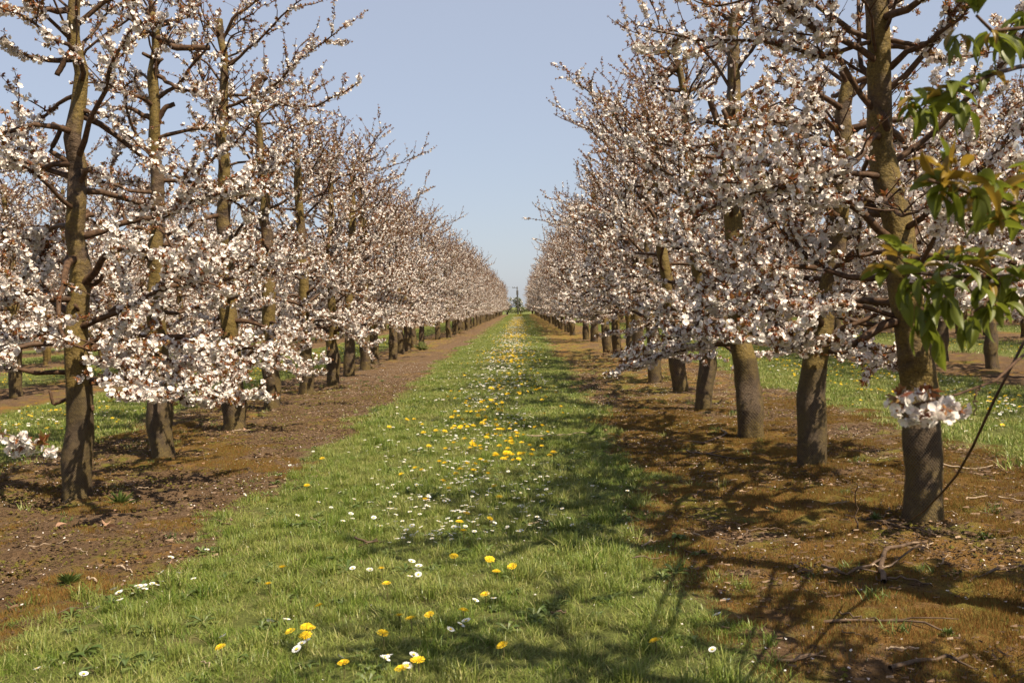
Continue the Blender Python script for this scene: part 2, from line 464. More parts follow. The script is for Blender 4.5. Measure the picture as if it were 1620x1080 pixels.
# ------------------------------------------------------------------ tree builder
ZLOW = .78
class Trunk:
    def __init__(s, path, r0, seed):
        q = random.Random(seed); s.r0 = r0
        A = np.array(path, float); zz = np.concatenate([[-.06, 0], np.arange(.35, A[-1, 2] - .1, .28), [A[-1, 2]]])
        s.path = np.stack([np.interp(zz, A[:, 2], A[:, 0]), np.interp(zz, A[:, 2], A[:, 1]), zz], 1); s.H = A[-1, 2]
        for i in range(2, len(zz) - 1): s.path[i, 0] += q.gauss(0, .017); s.path[i, 1] += q.gauss(0, .017)
        s.ph = [q.uniform(0, 6.28) for _ in range(8)]; s.bz = q.uniform(.3, .6); s.ba = q.uniform(.05, .26); s.fl = q.uniform(-.02, .16); s.kn = [(q.uniform(.5, 4.2), q.uniform(0, 6.28), q.uniform(.04, .12), q.uniform(.05, .11)) for _ in range(16)]
    def at(s, z):
        return np.array([np.interp(z, s.path[:, 2], s.path[:, 0]), np.interp(z, s.path[:, 2], s.path[:, 1]), z])
    def rz(s, z):
        t = np.interp(z, [0, .9, 1.4, 3.0, 4.4, 5.6], [1, .90, .76, .62, .44, .32])
        return s.r0 * (t + s.fl * np.exp(-z / .13) + s.ba * np.exp(-((z - s.bz) / .17) ** 2))
    def rr(s, th, z):
        p = s.ph
        k = 1 + .075 * np.sin(2 * th + p[0] + z * 1.3) + .05 * np.sin(3 * th + p[1] - z * 2.1) + .02 * np.sin(7 * th + p[2] + z * 2) * np.exp(-z) + .035 * np.sin(z * 5 + p[3] + 2 * th) + .015 * np.sin(z * 13 + p[4] + 3 * th) + .055 * np.sin(5 * th + p[5] + z) * np.exp(-z / .4) + .03 * np.sin(4 * th + p[6] + 3 * z)
        for kz, kt, ka, kw in s.kn:
            k = k + ka * np.exp(-((z - kz) / kw) ** 2) * np.exp(-((np.mod(th - kt + PI, 2 * PI) - PI) / .6) ** 2)
        return s.rz(z) * k
    def mesh(s, rings, sides):
        zs = np.linspace(-.06, s.H, rings); th = np.arange(sides) * 2 * PI / sides
        Z, TH = np.meshgrid(zs, th, indexing='ij')
        r = s.rr(TH, np.maximum(Z, 0))
        cx = np.interp(zs, s.path[:, 2], s.path[:, 0])[:, None]; cy = np.interp(zs, s.path[:, 2], s.path[:, 1])[:, None]
        V = np.stack([cx + r * np.cos(TH), cy + r * np.sin(TH), Z], -1).reshape(-1, 3)
        i = np.arange(rings - 1)[:, None] * sides; j = np.arange(sides)[None]; j2 = (j + 1) % sides
        a = (i + j).ravel(); b = (i + j2).ravel(); c = (i + sides + j2).ravel(); d = (i + sides + j).ravel()
        T = np.concatenate([np.stack([a, b, c], 1), np.stack([a, c, d], 1)])
        V = np.concatenate([V, [s.at(s.H) + [0, 0, .008]]]); jj = np.arange(sides); n = (rings - 1) * sides
        cap = np.stack([n + jj, n + (jj + 1) % sides, np.full(sides, rings * sides)], 1)
        mi = np.concatenate([np.zeros(len(T)), np.ones(len(cap))])
        return V, np.concatenate([T, cap]), mi
    def guard(s, strands, hg, segs, wd):
        VV, TT = [], []; off = 0
        t = np.linspace(0, 1, segs)
        for sg in (1, -1):
            th0 = np.arange(strands) * 2 * PI / strands
            TH = th0[:, None] + sg * t[None] * hg / (s.r0 * 1.05) * 0.75
            Z = np.repeat((t * hg)[None], strands, 0) + .006
            for e in (0, 1):
                z = Z + (e - .5) * wd
                r = s.rr(TH, Z) + .005 + (.0015 if sg > 0 else 0)
                cx = np.interp(Z, s.path[:, 2], s.path[:, 0]); cy = np.interp(Z, s.path[:, 2], s.path[:, 1])
                VV.append(np.stack([cx + r * np.cos(TH), cy + r * np.sin(TH), z], -1).reshape(-1, 3))
            n = strands * segs
            i = (np.arange(strands)[:, None] * segs + np.arange(segs - 1)[None]).ravel()
            TT.append(np.concatenate([np.stack([i, i + 1, i + 1 + n], 1), np.stack([i, i + 1 + n, i + n], 1)]) + off); off += 2 * n
        return np.concatenate(VV), np.concatenate(TT)

def spur_type(z, tip, whiteness):
    """lower limbs carry full white clusters, upper and outer shoots more bronze leaves and buds"""
    wv = whiteness - .11 * max(0, z - 1.5) - .30 * tip + rnd.gauss(0, .12)
    return 'F' if wv > .62 else 'M' if wv > .36 else 'B' if wv > .16 else 'L'

def build_limb(tr, start, d, L, r0, up, origin, keep, z, dens, hi, white, pts=None, stub=False, zmin=.75):
    """one primary limb with its side shoots; returns Tubes and clusters"""
    tb = Tubes(); cl = []
    if pts is None:
        pts, rad, _ = grow(start, d, L, 11, .19, up, r0, max(.006, r0 * .22))
        pts = [(a, b, max(c, ZLOW + .04 * i / 10)) for i, (a, b, c) in enumerate(pts)]
    else:
        q = np.array(pts, float); seg = np.concatenate([[0], np.cumsum(np.linalg.norm(np.diff(q, axis=0), axis=1))]); L = seg[-1]
        tt = np.linspace(0, L, 12); pts = [tuple(np.interp(t, seg, q[:, a]) + (rnd.gauss(0, .002 if stub else .008) if 0 < t < L else 0) for a in range(3)) for t in tt]
        rad = list(np.linspace(r0, max(.006, r0 * (.8 if stub else .25)), 12))
    n = len(pts)
    if stub:
        tb.add(pts, rad, 8, True); return tb, cl
    tb.add(pts, rad, 7 if hi else 5, True)
    A = np.array(pts)
    comp = .6
    def side(t): 
        f = t / L * (n - 1); i = min(int(f), n - 2); u = f - i
        return A[i] * (1 - u) + A[i + 1] * u, A[i + 1] - A[i]
    def spurs(line, step, tipfrac, skip=0.0, sc0=1.0):
        B = np.array(line); seg = np.linalg.norm(np.diff(B, axis=0), axis=1); tot = seg.sum(); cs = np.concatenate([[0], np.cumsum(seg)])
        t = skip; run = 0; rw = 0
        while t < tot:
            if t > run: run = t + rnd.uniform(.12, .38); rw = rnd.gauss(0, .26)
            p = np.array([np.interp(t, cs, B[:, a]) for a in range(3)])
            zz = p[2]
            tip = max(0, (t / tot - tipfrac) / (1 - tipfrac + 1e-6))
            ty = spur_type(zz, tip, white + rw)
            down = -.55 if ty in 'FM' else .5
            ax = (rnd.gauss(0, .6), rnd.gauss(0, .6), down + rnd.gauss(0, .35))
            cl.append((tuple(p), ax, (rnd.uniform(.85, 1.2) if ty != 'L' else rnd.uniform(.7, 1.2)) * sc0, ty))
            if ty in 'FM' and rnd.random() < comp: cl.append((tuple(p), (rnd.gauss(0, .5), rnd.gauss(0, .5), .8), rnd.uniform(.9, 1.25), 'L'))
            t += step * rnd.uniform(.45, 1.4) / (dens * float(np.interp(p[2], [1.2, 2.2, 3.4, 4.6], [1.05, .95, .80, .70]))) * (1.35 if rw < -.2 else .85)
            if p[2] < ZLOW - .18: break
        tipd = B[-1] - B[-2]
        cl.append((tuple(B[-1]), tuple(tipd), .7, 'L'))
    spurs(pts, .085, .8, L * (.30 if z < 2.6 else .24))
    t = .36 + rnd.uniform(0, .15)
    sgn = 1
    while t < L:
        p, dd = side(t); dd = dd / (np.linalg.norm(dd) + 1e-9)
        hz = np.cross(dd, [0, 0, 1.]); hz /= np.linalg.norm(hz) + 1e-9
        sgn = -sgn
        el = rnd.uniform(-.15, .9) if z > 1.5 else rnd.uniform(-.25, .55)
        sd = dd * rnd.uniform(.35, .9) + hz * sgn * rnd.uniform(.4, 1.0) + np.array([0, 0, el])
        sl = rnd.uniform(.28, .75) * (1 - .35 * t / L)
        if rnd.random() < .16 and z > 1.6: sl *= 1.5
        sp, sr, _ = grow(tuple(p), tuple(sd / np.linalg.norm(sd)), sl, 6, .12, rnd.uniform(.0, .10) if z > 1.4 else rnd.uniform(-.07, .05), .0078, .0028)
        tb.add(sp, sr, 4 if hi else 3)
        spurs(sp, .078, .55, .04)
        if rnd.random() < .6:
            j = rnd.randint(1, 4); q = sp[j]; e = np.array(sp[j + 1]) - np.array(q); e /= np.linalg.norm(e) + 1e-9
            e = e + np.array([rnd.gauss(0, .7), rnd.gauss(0, .7), rnd.uniform(-.1, .6)])
            s3, r3, _ = grow(q, tuple(e / np.linalg.norm(e)), rnd.uniform(.14, .38), 4, .12, .05, .0045, .002)
            tb.add(s3, r3, 3); spurs(s3, .075, .4, .05)
        t += rnd.uniform(.09, .19) * (1.0 if z < 2.4 else 1.35)
    return tb, cl

def tree_data(seed, path, r0, hi, white=.62, n_pr=26, dens=1.0, bare_low=.95, extra=(), stubs=(), keep=None, reach=1.0, top_shoots=True, zlow=.78):
    global ZLOW
    ZLOW = zlow
    rnd.seed(seed)
    tr = Trunk(path, r0, seed)
    H = tr.H
    limbs = []
    az = rnd.uniform(0, 6.28)
    for k in range(n_pr):
        f = (k + rnd.uniform(-.3, .3)) / n_pr
        z = bare_low + .08 + max(0, f) ** 1.18 * (H - bare_low - .15)
        az += 2.4 + rnd.gauss(0, .35)
        c, s_ = math.cos(az), math.sin(az)
        across = abs(c)
        L = np.interp(z, [1.0, 1.8, 3.0, 4.0, 5.0], [1.60, 1.72, 1.55, 1.25, .9] if hi else [1.58, 1.72, 1.72, 1.55, 1.25]) * rnd.uniform(.75, 1.15) * reach * (.82 + .24 * across)
        el = np.interp(z, [1.0, 1.6, 3.0, 4.6], [.08, .20, .30, .55]) + rnd.gauss(0, .2)
        d = (c * math.cos(el), s_ * math.cos(el), math.sin(el))
        c0 = tr.at(z); rr = tr.rz(z) * .6
        st = (c0[0] + c * rr, c0[1] + s_ * rr, z)
        rad = np.interp(z, [1, 3, 5], [.034, .027, .018]) * rnd.uniform(.75, 1.25)
        up = np.interp(z, [1.0, 1.6, 3.0, 5.0], [-.030, -.008, .010, .035])
        limbs.append(build_limb(tr, st, d, L, rad, up, c0, keep, z, dens, hi, white))
    if top_shoots:
        for k in range(5 if hi else 8):
            az = rnd.uniform(0, 6.28); z = H - rnd.uniform(.05, .9); c0 = tr.at(z)
            d = (math.cos(az) * .75, math.sin(az) * .75, rnd.uniform(.5, 1.1))
            limbs.append(build_limb(tr, tuple(c0), d, rnd.uniform(.9, 1.6), .013, .02, c0, keep, 4.8, dens * .8, hi, white - .05))
    for e in extra:
        limbs.append(build_limb(tr, None, None, None, e[1], 0, None, keep, e[0][0][2], dens, hi, white, pts=e[0]))
    for k in range(10 if hi else 5):
        az = rnd.uniform(0, 6.28); z = rnd.uniform(1.0, H - .05) if k > 1 else H - rnd.uniform(.05, .25); c0 = tr.at(z)
        d = (math.cos(az), math.sin(az), rnd.uniform(.2, .9)); L = rnd.uniform(.14, .34)
        sr = rnd.uniform(.020, .036); pts, rad, _ = grow(tuple(c0), d, L, 5, .28, .04, sr, sr * .75)
        t = Tubes(); t.add(pts, rad, 8, True); limbs.append((t, []))
    for e in stubs:
        limbs.append(build_limb(tr, None, None, None, e[1], 0, None, keep, 2, dens, hi, white, pts=e[0], stub=True))
    return tr, limbs

# ------------------------------------------------------------------ trunk base pixels read off the photograph
RPX = [(1460, 820, 66), (1285, 740, 46), (1187, 690, 46), (1112, 649, 30), (1078, 620.6, 26), (1036.5, 604, 22), (1013, 584, 19), (997.6, 573.4, 15), (976.6, 564, 15), (961, 557, 15), (940, 541, 12), (927, 537, 11), (906, 530, 9)]
LPX = [(122, 790, 47), (258, 724, 38), (372, 680, 38), (428.7, 646.7, 29), (484, 624, 24), (526, 610.5, 19), (552, 595, 19), (577, 585.5, 17), (593.5, 575, 14), (622, 568, 14), (635, 559.6, 13), (645, 555, 11), (654.6, 551, 11), (667, 544, 9), (692.6, 537, 9)]
def bases(px, x0, seed):
    q = random.Random(seed); out = []
    for a, b, wd in px:
        h = hit(a, b); out.append((h[0], h[1], wd * h[1] / F / 2))
    y = out[-1][1]
    while y < 203:
        y += 2.5 + q.uniform(-.3, .3)
        out.append((x0 + q.uniform(-.12, .12), y, q.uniform(.105, .145)))
    return out
RB = bases(RPX, ROWR, 5); LB = bases(LPX, ROWL, 6)

def tpath(px, d, b):
    """trunk line given in photo pixels -> points local to the trunk foot"""
    out = [(0, 0, -.06), (0, 0, 0)]
    for a, c in px:
        p = P(a, c, d); out.append((p[0] - b[0], 0 + rnd.uniform(-.03, .03), p[2]))
    return out
def lpts(px, d, b, dy=0):
    out = []
    for k, q in enumerate(px):
        dd = d + (q[2] if len(q) > 2 else 0)
        p = P(q[0], q[1], dd); out.append((p[0] - b[0], dd - b[1], p[2]))
    return out

NEAR = []
NEARSPEC = [
 ('R', 0, [(1462, 700), (1452, 580), (1436, 470), (1418, 370), (1400, 280), (1396, 200), (1390, 110), (1384, 0), (1380, -60)],
  [([(1396, 110), (1440, 80, -.2), (1500, 40, -.4), (1560, -20, -.5)], .032), ([(1400, 330), (1310, 300, .2), (1230, 280, .1), (1170, 250, -.2)], .028),
   ([(1436, 500), (1330, 478, -.1), (1240, 480, -.3), (1130, 520, -.6)], .022), ([(1392, 60), (1300, 90, -.1), (1200, 60, -.2), (1110, 62, -.35), (1030, 45, -.45)], .020),
   ([(1425, 420), (1480, 470, -.6), (1560, 470, -1.2)], .026)],
  [([(1415, 330), (1385, 315), (1368, 313)], .032), ([(1430, 330), (1450, 300), (1446, 230)], .014), ([(1400, 60), (1450, 70, -.1), (1478, 62, -.2)], .022)]),
 ('R', 1, [(1284, 660), (1288, 590), (1300, 550), (1312, 480), (1322, 400), (1330, 300), (1338, 200), (1342, 130)],
  [([(1318, 430), (1240, 430, -.4), (1180, 455, -.8), (1100, 500, -1.2)], .026), ([(1330, 205), (1280, 205, -.1), (1240, 200, -.2), (1190, 190, -.3)], .026),
   ([(1300, 560), (1360, 560, -.4), (1420, 590, -.8)], .018)], [([(1300, 555), (1330, 540), (1340, 520)], .03)]),
 ('R', 2, [(1184, 640), (1177, 560), (1168, 480), (1162, 400), (1157, 300), (1156, 240), (1160, 130), (1163, 60), (1166, 10)],
  [([(1160, 340), (1200, 330), (1240, 300)], .03), ([(1158, 310), (1130, 300), (1110, 280), (1095, 240)], .024), ([(1165, 520), (1090, 500, -.4), (1010, 480, -.8)], .022)],
  [([(1158, 225), (1200, 238), (1216, 240)], .03), ([(1150, 200), (1135, 190), (1122, 152)], .032)]),
 ('R', 3, [(1117, 600), (1116, 560), (1110, 470), (1100, 380), (1092, 290), (1085, 200), (1078, 140), (1073, 98)],
  [([(1085, 150), (1120, 130), (1140, 112), (1145, 90)], .016), ([(1080, 145), (1045, 142), (1020, 130)], .02)],
  [([(1074, 100), (1055, 118), (1032, 122)], .045), ([(1073, 105), (1082, 98), (1086, 78)], .02)]),
 ('L', 0, [(123, 700), (126, 620), (124, 520), (121, 400), (122, 300), (123, 200), (122, 100), (121, 30), (122, -60)],
  [([(118, 20), (80, 15, -.1), (30, 12, -.3), (-40, 30, -.5)], .03), ([(112, 95), (70, 97), (30, 85, -.1), (-20, 60, -.3)], .026), ([(122, 560), (180, 520, -.1), (260, 540, -.3), (330, 560, -.6), (400, 575, -.9)], .02),
   ([(118, 260), (60, 262, .1), (0, 265, .2)], .03), ([(128, 175), (165, 182, 0), (205, 215, 0), (240, 250, .1)], .018)],
  [([(105, 632), (84, 640), (78, 618)], .016), ([(118, 262), (80, 240), (96, 205)], .026), ([(117, 75), (100, 100), (90, 120)], .03), ([(138, 650), (148, 645)], .03)]),
 ('L', 1, [(256, 640), (252, 560), (248, 470), (246, 380), (247, 300), (246, 200), (243, 130), (244, 75), (240, 20)],
  [([(252, 195), (230, 185), (205, 170), (180, 175)], .03), ([(250, 120), (280, 140, -.1), (330, 150, -.3)], .02)],
  [([(244, 60), (262, 62), (275, 76), (332, 76)], .03), ([(238, 40), (256, 38), (272, 34)], .034), ([(232, 50), (220, 45), (214, 24)], .032), ([(240, 30), (242, 15), (238, 4)], .03), ([(250, 190), (262, 170), (276, 165)], .026)]),
 ('L', 2, [(368, 620), (364, 560), (360, 470), (356, 380), (352, 280), (352, 200), (356, 110), (350, 55), (347, 30)],
  [([(353, 60), (370, 25, -.1), (400, 5, -.1), (440, -20, -.2)], .016), ([(356, 110), (400, 70, -.2), (450, 20, -.4), (500, -20, -.6)], .014), ([(355, 170), (420, 145, -.3), (480, 90, -.5), (545, 40, -.8)], .014)], []),
 ('L', 3, [(429, 600), (427, 540), (424, 450), (420, 350), (412, 250), (405, 180), (400, 140)],
  [([(405, 180), (440, 165, -.1), (500, 170, -.4), (570, 130, -1.0)], .014)], [([(402, 145), (412, 128), (420, 120)], .045)]),
]
WHITE = {'R': .72, 'L': .68}

def finish_near(tag_l, row, idx, spec_path, extra, stubs):
    b = (RB if row == 'R' else LB)[idx]
    d = b[1]
    base = np.array([b[0], b[1], float(gz(b[0], b[1]))])
    rnd.seed(1000 + idx * 7 + (row == 'R') * 50)
    ex = [(lpts(e[0], d, base), e[1] * d / 8.5) for e in extra]; sb = [(lpts(e[0], d, base), e[1] * d / 8.5 * .95) for e in stubs]
    path = tpath(spec_path, d, base)
    tr, limbs = tree_data(300 + idx * 13 + (row == 'R') * 5, path, b[2] * .90, True, WHITE[row], n_pr=27, bare_low=1.3 if (row == 'R' and idx == 0) else .95, extra=ex, stubs=sb, dens=1.2 if row == 'L' else .95, reach=1.0)
    root = bpy.data.objects.new("cherry_tree", None); S.collection.objects.link(root); root.location = base
    V, T, mi = tr.mesh(120, 32)
    link("trunk", mesh_np("trunk", V, T, [M_bark, M_cut], mi, True), root)
    strands = 44 if idx < 2 else 32
    V, T = tr.guard(strands, rnd.uniform(.85, 1.0), 22, .0045 if idx < 2 else .0055)
    g = link("trunk_guard", mesh_np("trunk_guard", V, T, M_net), root)
    allc = []
    for tb, cl in limbs:
        V, T = tb.build()
        nm = "branch" if cl else "pruned_stub"
        link(nm, mesh_np(nm, V, T, M_limb, None, True), root)
        allc += cl
    # prune most spurs that would hang right in front of the bole: it stands bare in its crown
    pos = np.array([c[0] for c in allc]) + base
    px, py, dep = proj(pos)
    tpx = []
    for c in allc:
        q = tr.at(min(max(c[0][2], 0), tr.H)) + base; tpx.append(q)
    tx_, ty2, td = proj(np.array(tpx))
    hide = (np.abs(px - tx_) < (b[2] + .10) * F / d) & (dep < td + .1)
    allc = [c for c, h_ in zip(allc, hide) if not h_ or rnd.random() < (.12 if (row == 'R' and idx == 0) else .35)]
    # the clusters that show largest are parts of their own, the rest is one part
    if idx < 3:
        pos = np.array([c[0] for c in allc]) + base
        px, py, dep = proj(pos)
        inf = (px > 0) & (px < 1620) & (py > 0) & (py < 1080)
        big = {'F': 0, 'M': .25, 'B': .9, 'L': 2.0}
        score = dep + np.array([big[c[3]] for c in allc]) + np.where(inf, 0, 100)
        order = np.argsort(score)
        sel = set(order[:290].tolist())
        for i in order[:290]:
            p, ax, sc, ty = allc[i]
            k = rnd.randrange(len(CLM[ty]))
            o = bpy.data.objects.new("blossom_cluster" if ty != 'L' else "leaf_tuft", CLM[ty][k])
            S.collection.objects.link(o); o.parent = root; o.location = p; o.scale = (sc, sc, sc)
            fr = frame(ax); m = Matrix([[fr[r][c] for c in range(3)] for r in range(3)]) @ Matrix.Rotation(rnd.uniform(0, 6.28), 3, 'Z')
            o.rotation_euler = m.to_euler()
        allc = [c for i, c in enumerate(allc) if i not in sel]
    V, T, M = stamp(allc, idx < 3)
    o = link("blossom", mesh_np("blossom", V, T, BMATS, M, True), root, kind="stuff")
    return root

CLM = {ty: [mesh_np("blossom_cluster", v, t, BMATS, m, True) for v, t, m in TPL[True][ty]] for ty in 'FMBL'}
ORD = ["first", "second", "third", "fourth", "fifth", "sixth", "seventh", "eighth", "ninth", "tenth", "eleventh", "twelfth", "thirteenth", "fourteenth", "fifteenth"]
LAB = {
 ('R', 0): "thick netted cherry tree nearest on the right, trunk leaning left behind the green leaves",
 ('R', 1): "cherry tree right of the lane, its trunk kinked to the right above the guard",
 ('R', 2): "tall straight cherry tree right of the lane with a broad flared netted foot",
 ('R', 3): "cherry tree right of the lane with bulging foot and a sawn-off fork on top",
 ('L', 0): "tall straight cherry tree nearest on the left, small snag on its trunk",
 ('L', 1): "cherry tree left of the lane, sawn stubs and a bare crooked limb on top",
 ('L', 2): "cherry tree left of the lane with long thin shoots rising from its tip",
 ('L', 3): "cherry tree left of the lane with a netted foot pinched in above the soil",
}
for row, idx, pth, ex, sb in NEARSPEC:
    o = finish_near(None, row, idx, pth, ex, sb)
    tag(o, LAB[(row, idx)], "cherry tree", "blossoming cherry trees in rows beside the grass lane")

# ------------------------------------------------------------------ trees just outside the frame (their shade and outer twigs count)
def outside_tree(b, seed, white, pxmin, pxmax):
    base = np.array([b[0], b[1], float(gz(b[0], b[1]))])
    rnd.seed(seed)
    path = [(0, 0, -.06), (0, 0, 0), (.03, .02, 1.5), (-.03, .05, 3), (.02, 0, 4.7)]
    tr, limbs = tree_data(seed, path, b[2], False, white, n_pr=13, dens=1.1)
    root = bpy.data.objects.new("cherry_tree", None); S.collection.objects.link(root); root.location = base
    V, T, mi = tr.mesh(60, 16); link("trunk", mesh_np("trunk", V, T, [M_bark, M_cut], mi, True), root)
    V, T = tr.guard(22, .9, 12, .004); link("trunk_guard", mesh_np("trunk_guard", V, T, M_net), root)
    allc = []; Vs, Ts, off = [], [], 0
    for tb, cl in limbs:
        V, T = tb.build()
        a, c, dep = proj(V + base)
        if ((a > pxmin) & (a < pxmax) & (c > -20) & (c < 1090) & (dep > .2)).any(): continue
        link("branch" if cl else "pruned_stub", mesh_np("branch", V, T, M_limb, None, True), root)
        allc += cl
    V, T, M = stamp(allc, False)
    link("blossom", mesh_np("blossom", V, T, BMATS, M, True), root, kind="stuff")
    return root
OUT = []
rb0 = (2.66, 4.75, .15); lb0 = (-4.15, 6.45, .14)
OUT.append((outside_tree(rb0, 71, .74, -100, 1600), "cherry tree mostly outside the right edge, bearing large green leaves and a white spray", rb0))
OUT.append((outside_tree(lb0, 73, .66, 25, 1700), "cherry tree outside the left edge whose low twig reaches in with white blossom", lb0))
for (x, y, s, lb) in ((2.6, 2.3, 75, "cherry tree right of the camera, casting shade on the lane"), (-4.1, 3.9, 77, "cherry tree left of the camera, two before the first in view"),
                      (2.65, 0.0, 79, "cherry tree level with the camera on the right, behind the leafy one"), (-4.1, 1.2, 81, "cherry tree level with the camera on the left")):
    OUT.append((outside_tree((x, y, .13), s, .7, -150, 1640), lb, (x, y, .13)))
for o, lb, _ in OUT: tag(o, lb, "cherry tree", "blossoming cherry trees in rows beside the grass lane")

# ------------------------------------------------------------------ the other trees of the rows: six patterns, each tree its own copy
PROTO = []
NV = 6
for v in range(NV):
    q = random.Random(500 + v)
    H = q.uniform(4.3, 5.0)
    lean = (q.uniform(-.12, .12), q.uniform(-.12, .12))
    path = [(0, 0, -.06), (0, 0, 0), (lean[0] * .5 + q.uniform(-.05, .05), lean[1] * .5, 1.3), (lean[0], lean[1], 2.6), (lean[0] + q.uniform(-.1, .1), lean[1], H)]
    tr, limbs = tree_data(520 + v * 3, path, .125, False, .54, n_pr=31, dens=1.2, reach=1.04, zlow=1.0, bare_low=1.02)
    V, T, mi = tr.mesh(44, 14)
    m_tr = mesh_np("trunk", V, T, [M_bark, M_cut], mi, True)
    V, T = tr.guard(22, .88, 12, .008); m_gd = mesh_np("trunk_guard", V, T, M_net)
    br = []; allc = []; W = []
    Vs, Ts, off = [], [], 0
    for tb, cl in limbs:
        V, T = tb.build(); allc += cl; Vs.append(V); Ts.append(T + off); off += len(V)
        br.append((V, T, bool(cl)))
    Vb, Tb = np.concatenate(Vs), np.concatenate(Ts)
    V, T, M = stamp(allc, False)
    m_bl = mesh_np("blossom", V, T, BMATS, M, True)
    m_crown = mesh_np("crown", np.concatenate([V, Vb]), np.concatenate([T, Tb + len(V)]), BMATS, np.concatenate([M, np.full(len(Tb), 4)]))
    m_lim = [(mesh_np("branch", a, b, M_limb, None, True), c) for a, b, c in br] if v < 4 else None
    PROTO.append((m_tr, m_gd, m_bl, m_crown, m_lim))
print("protos", len(PROTO), sum(len(p[3].polygons) for p in PROTO))

def place_tree(x, y, r, k, parts=True, limbs=False, s=1.0, rz=None, lean=None):
    m = PROTO[k]
    root = bpy.data.objects.new("cherry_tree", None); S.collection.objects.link(root)
    root.location = (x, y, float(gz(x, y))); root.rotation_euler = (rnd.gauss(0, .012), rnd.gauss(0, .012) if lean is None else lean, rnd.uniform(0, 6.28) if rz is None else rz)
    root.scale = (s, s, s)
    f = r * .93 / .125 / s
    t = link("trunk", m[0], root); t.scale = (f, f, 1)
    g = link("trunk_guard", m[1], root); g.scale = (f, f, 1)
    if limbs:
        for me_, isb in m[4]: link("branch" if isb else "pruned_stub", me_, root)
        link("blossom", m[2], root, kind="stuff")
    else:
        link("crown", m[3], root, kind="stuff")
    return root
rnd.seed(99)
GROUPM = "blossoming cherry trees in rows beside the grass lane"
for row, B in (('R', RB), ('L', LB)):
    side = "right" if row == 'R' else "left"
    for i, (x, y, r) in enumerate(B):
        if i < 4: continue
        if y > 206: continue
        k = rnd.randrange(4) if i < 14 else rnd.randrange(NV)
        lean = -0.09 if (row == 'R' and i in (4, 9)) else (.05 if row == 'L' and i == 5 else None)
        o = place_tree(x, y, r, k, True, i < 13, rnd.uniform(1.0, 1.14), rz=0.0 if lean else None, lean=lean)
        if i < 15: lab = "%s cherry tree from the front in the row %s of the grass lane" % (ORD[i], side)
        else: lab = "distant blossoming cherry tree far down the row %s of the grass lane" % side
        tag(o, lab, "cherry tree", GROUPM if i < 15 else "distant cherry trees in the row %s of the lane" % side)
# neighbouring rows, one lane further out on each side
for sx, nm in ((1, "right"), (-1, "left")):
    x0 = ROWR + PITCH if sx > 0 else ROWL - PITCH
    y = 5.0 if sx > 0 else 7.1
    i = 0
    while y < 150:
        if y > 8:
            o = place_tree(x0 + rnd.uniform(-.12, .12), y, rnd.uniform(.11, .14), rnd.randrange(NV), True, False, rnd.uniform(.93, 1.07))
            if y < 22 or (sx < 0 and y < 26):
                lab = "%s cherry tree of the next row out on the %s" % (ORD[i], nm); i += 1; grp = "cherry trees of the next rows out"
            else:
                lab = "cherry tree farther back in the next row out on the %s" % nm; grp = "far cherry trees of the next row on the %s" % nm
            tag(o, lab, "cherry tree", grp)
        y += 2.55 + rnd.uniform(-.25, .25)

# ------------------------------------------------------------------ scattering of uncountable stuff
def scatter(name, pts, rz, sc, sources, label, cat, tilt=None):
    coll = bpy.data.collections.new(name + "_sources")
    for j, m in enumerate(sources):
        coll.objects.link(bpy.data.objects.new("%s_source_%03d" % (name, j), m))
    n = len(pts)
    me = bpy.data.meshes.new(name); me.vertices.add(n); me.vertices.foreach_set("co", np.ascontiguousarray(pts, np.float32).ravel())
    a = me.attributes.new("rot", 'FLOAT_VECTOR', 'POINT')
    rv = np.zeros((n, 3), np.float32); rv[:, 2] = rz
    if tilt is not None: rv[:, 0] = tilt[:, 0]; rv[:, 1] = tilt[:, 1]
    a.data.foreach_set("vector", rv.ravel())
    a = me.attributes.new("size", 'FLOAT', 'POINT'); a.data.foreach_set("value", np.ascontiguousarray(sc, np.float32))
    a = me.attributes.new("pick", 'INT', 'POINT'); a.data.foreach_set("value", rng.integers(0, len(sources), n).astype(np.int32))
    o = link(name, me, kind="stuff"); tag(o, label, cat)
    g = bpy.data.node_groups.new(name, 'GeometryNodeTree')
    g.interface.new_socket("Geometry", in_out='INPUT', socket_type='NodeSocketGeometry'); g.interface.new_socket("Geometry", in_out='OUTPUT', socket_type='NodeSocketGeometry')
    N = g.nodes; gi = N.new("NodeGroupInput"); go = N.new("NodeGroupOutput")
    mp = N.new("GeometryNodeMeshToPoints"); iop = N.new("GeometryNodeInstanceOnPoints"); ci = N.new("GeometryNodeCollectionInfo")
    ci.inputs["Collection"].default_value = coll; ci.inputs["Separate Children"].default_value = True; ci.inputs["Reset Children"].default_value = True
    def na(nm, ty):
        x = N.new("GeometryNodeInputNamedAttribute"); x.data_type = ty; x.inputs[0].default_value = nm; return [q for q in x.outputs if q.enabled and q.name == "Attribute"][0]
    L = g.links
    L.new(gi.outputs[0], mp.inputs[0]); L.new(mp.outputs[0], iop.inputs["Points"]); L.new(ci.outputs[0], iop.inputs["Instance"])
    iop.inputs["Pick Instance"].default_value = True
    L.new(na("pick", 'INT'), iop.inputs["Instance Index"]); L.new(na("rot", 'FLOAT_VECTOR'), iop.inputs["Rotation"]); L.new(na("size", 'FLOAT'), iop.inputs["Scale"])
    L.new(iop.outputs[0], go.inputs[0])
    md = o.modifiers.new("scatter", 'NODES'); md.node_group = g
    return o

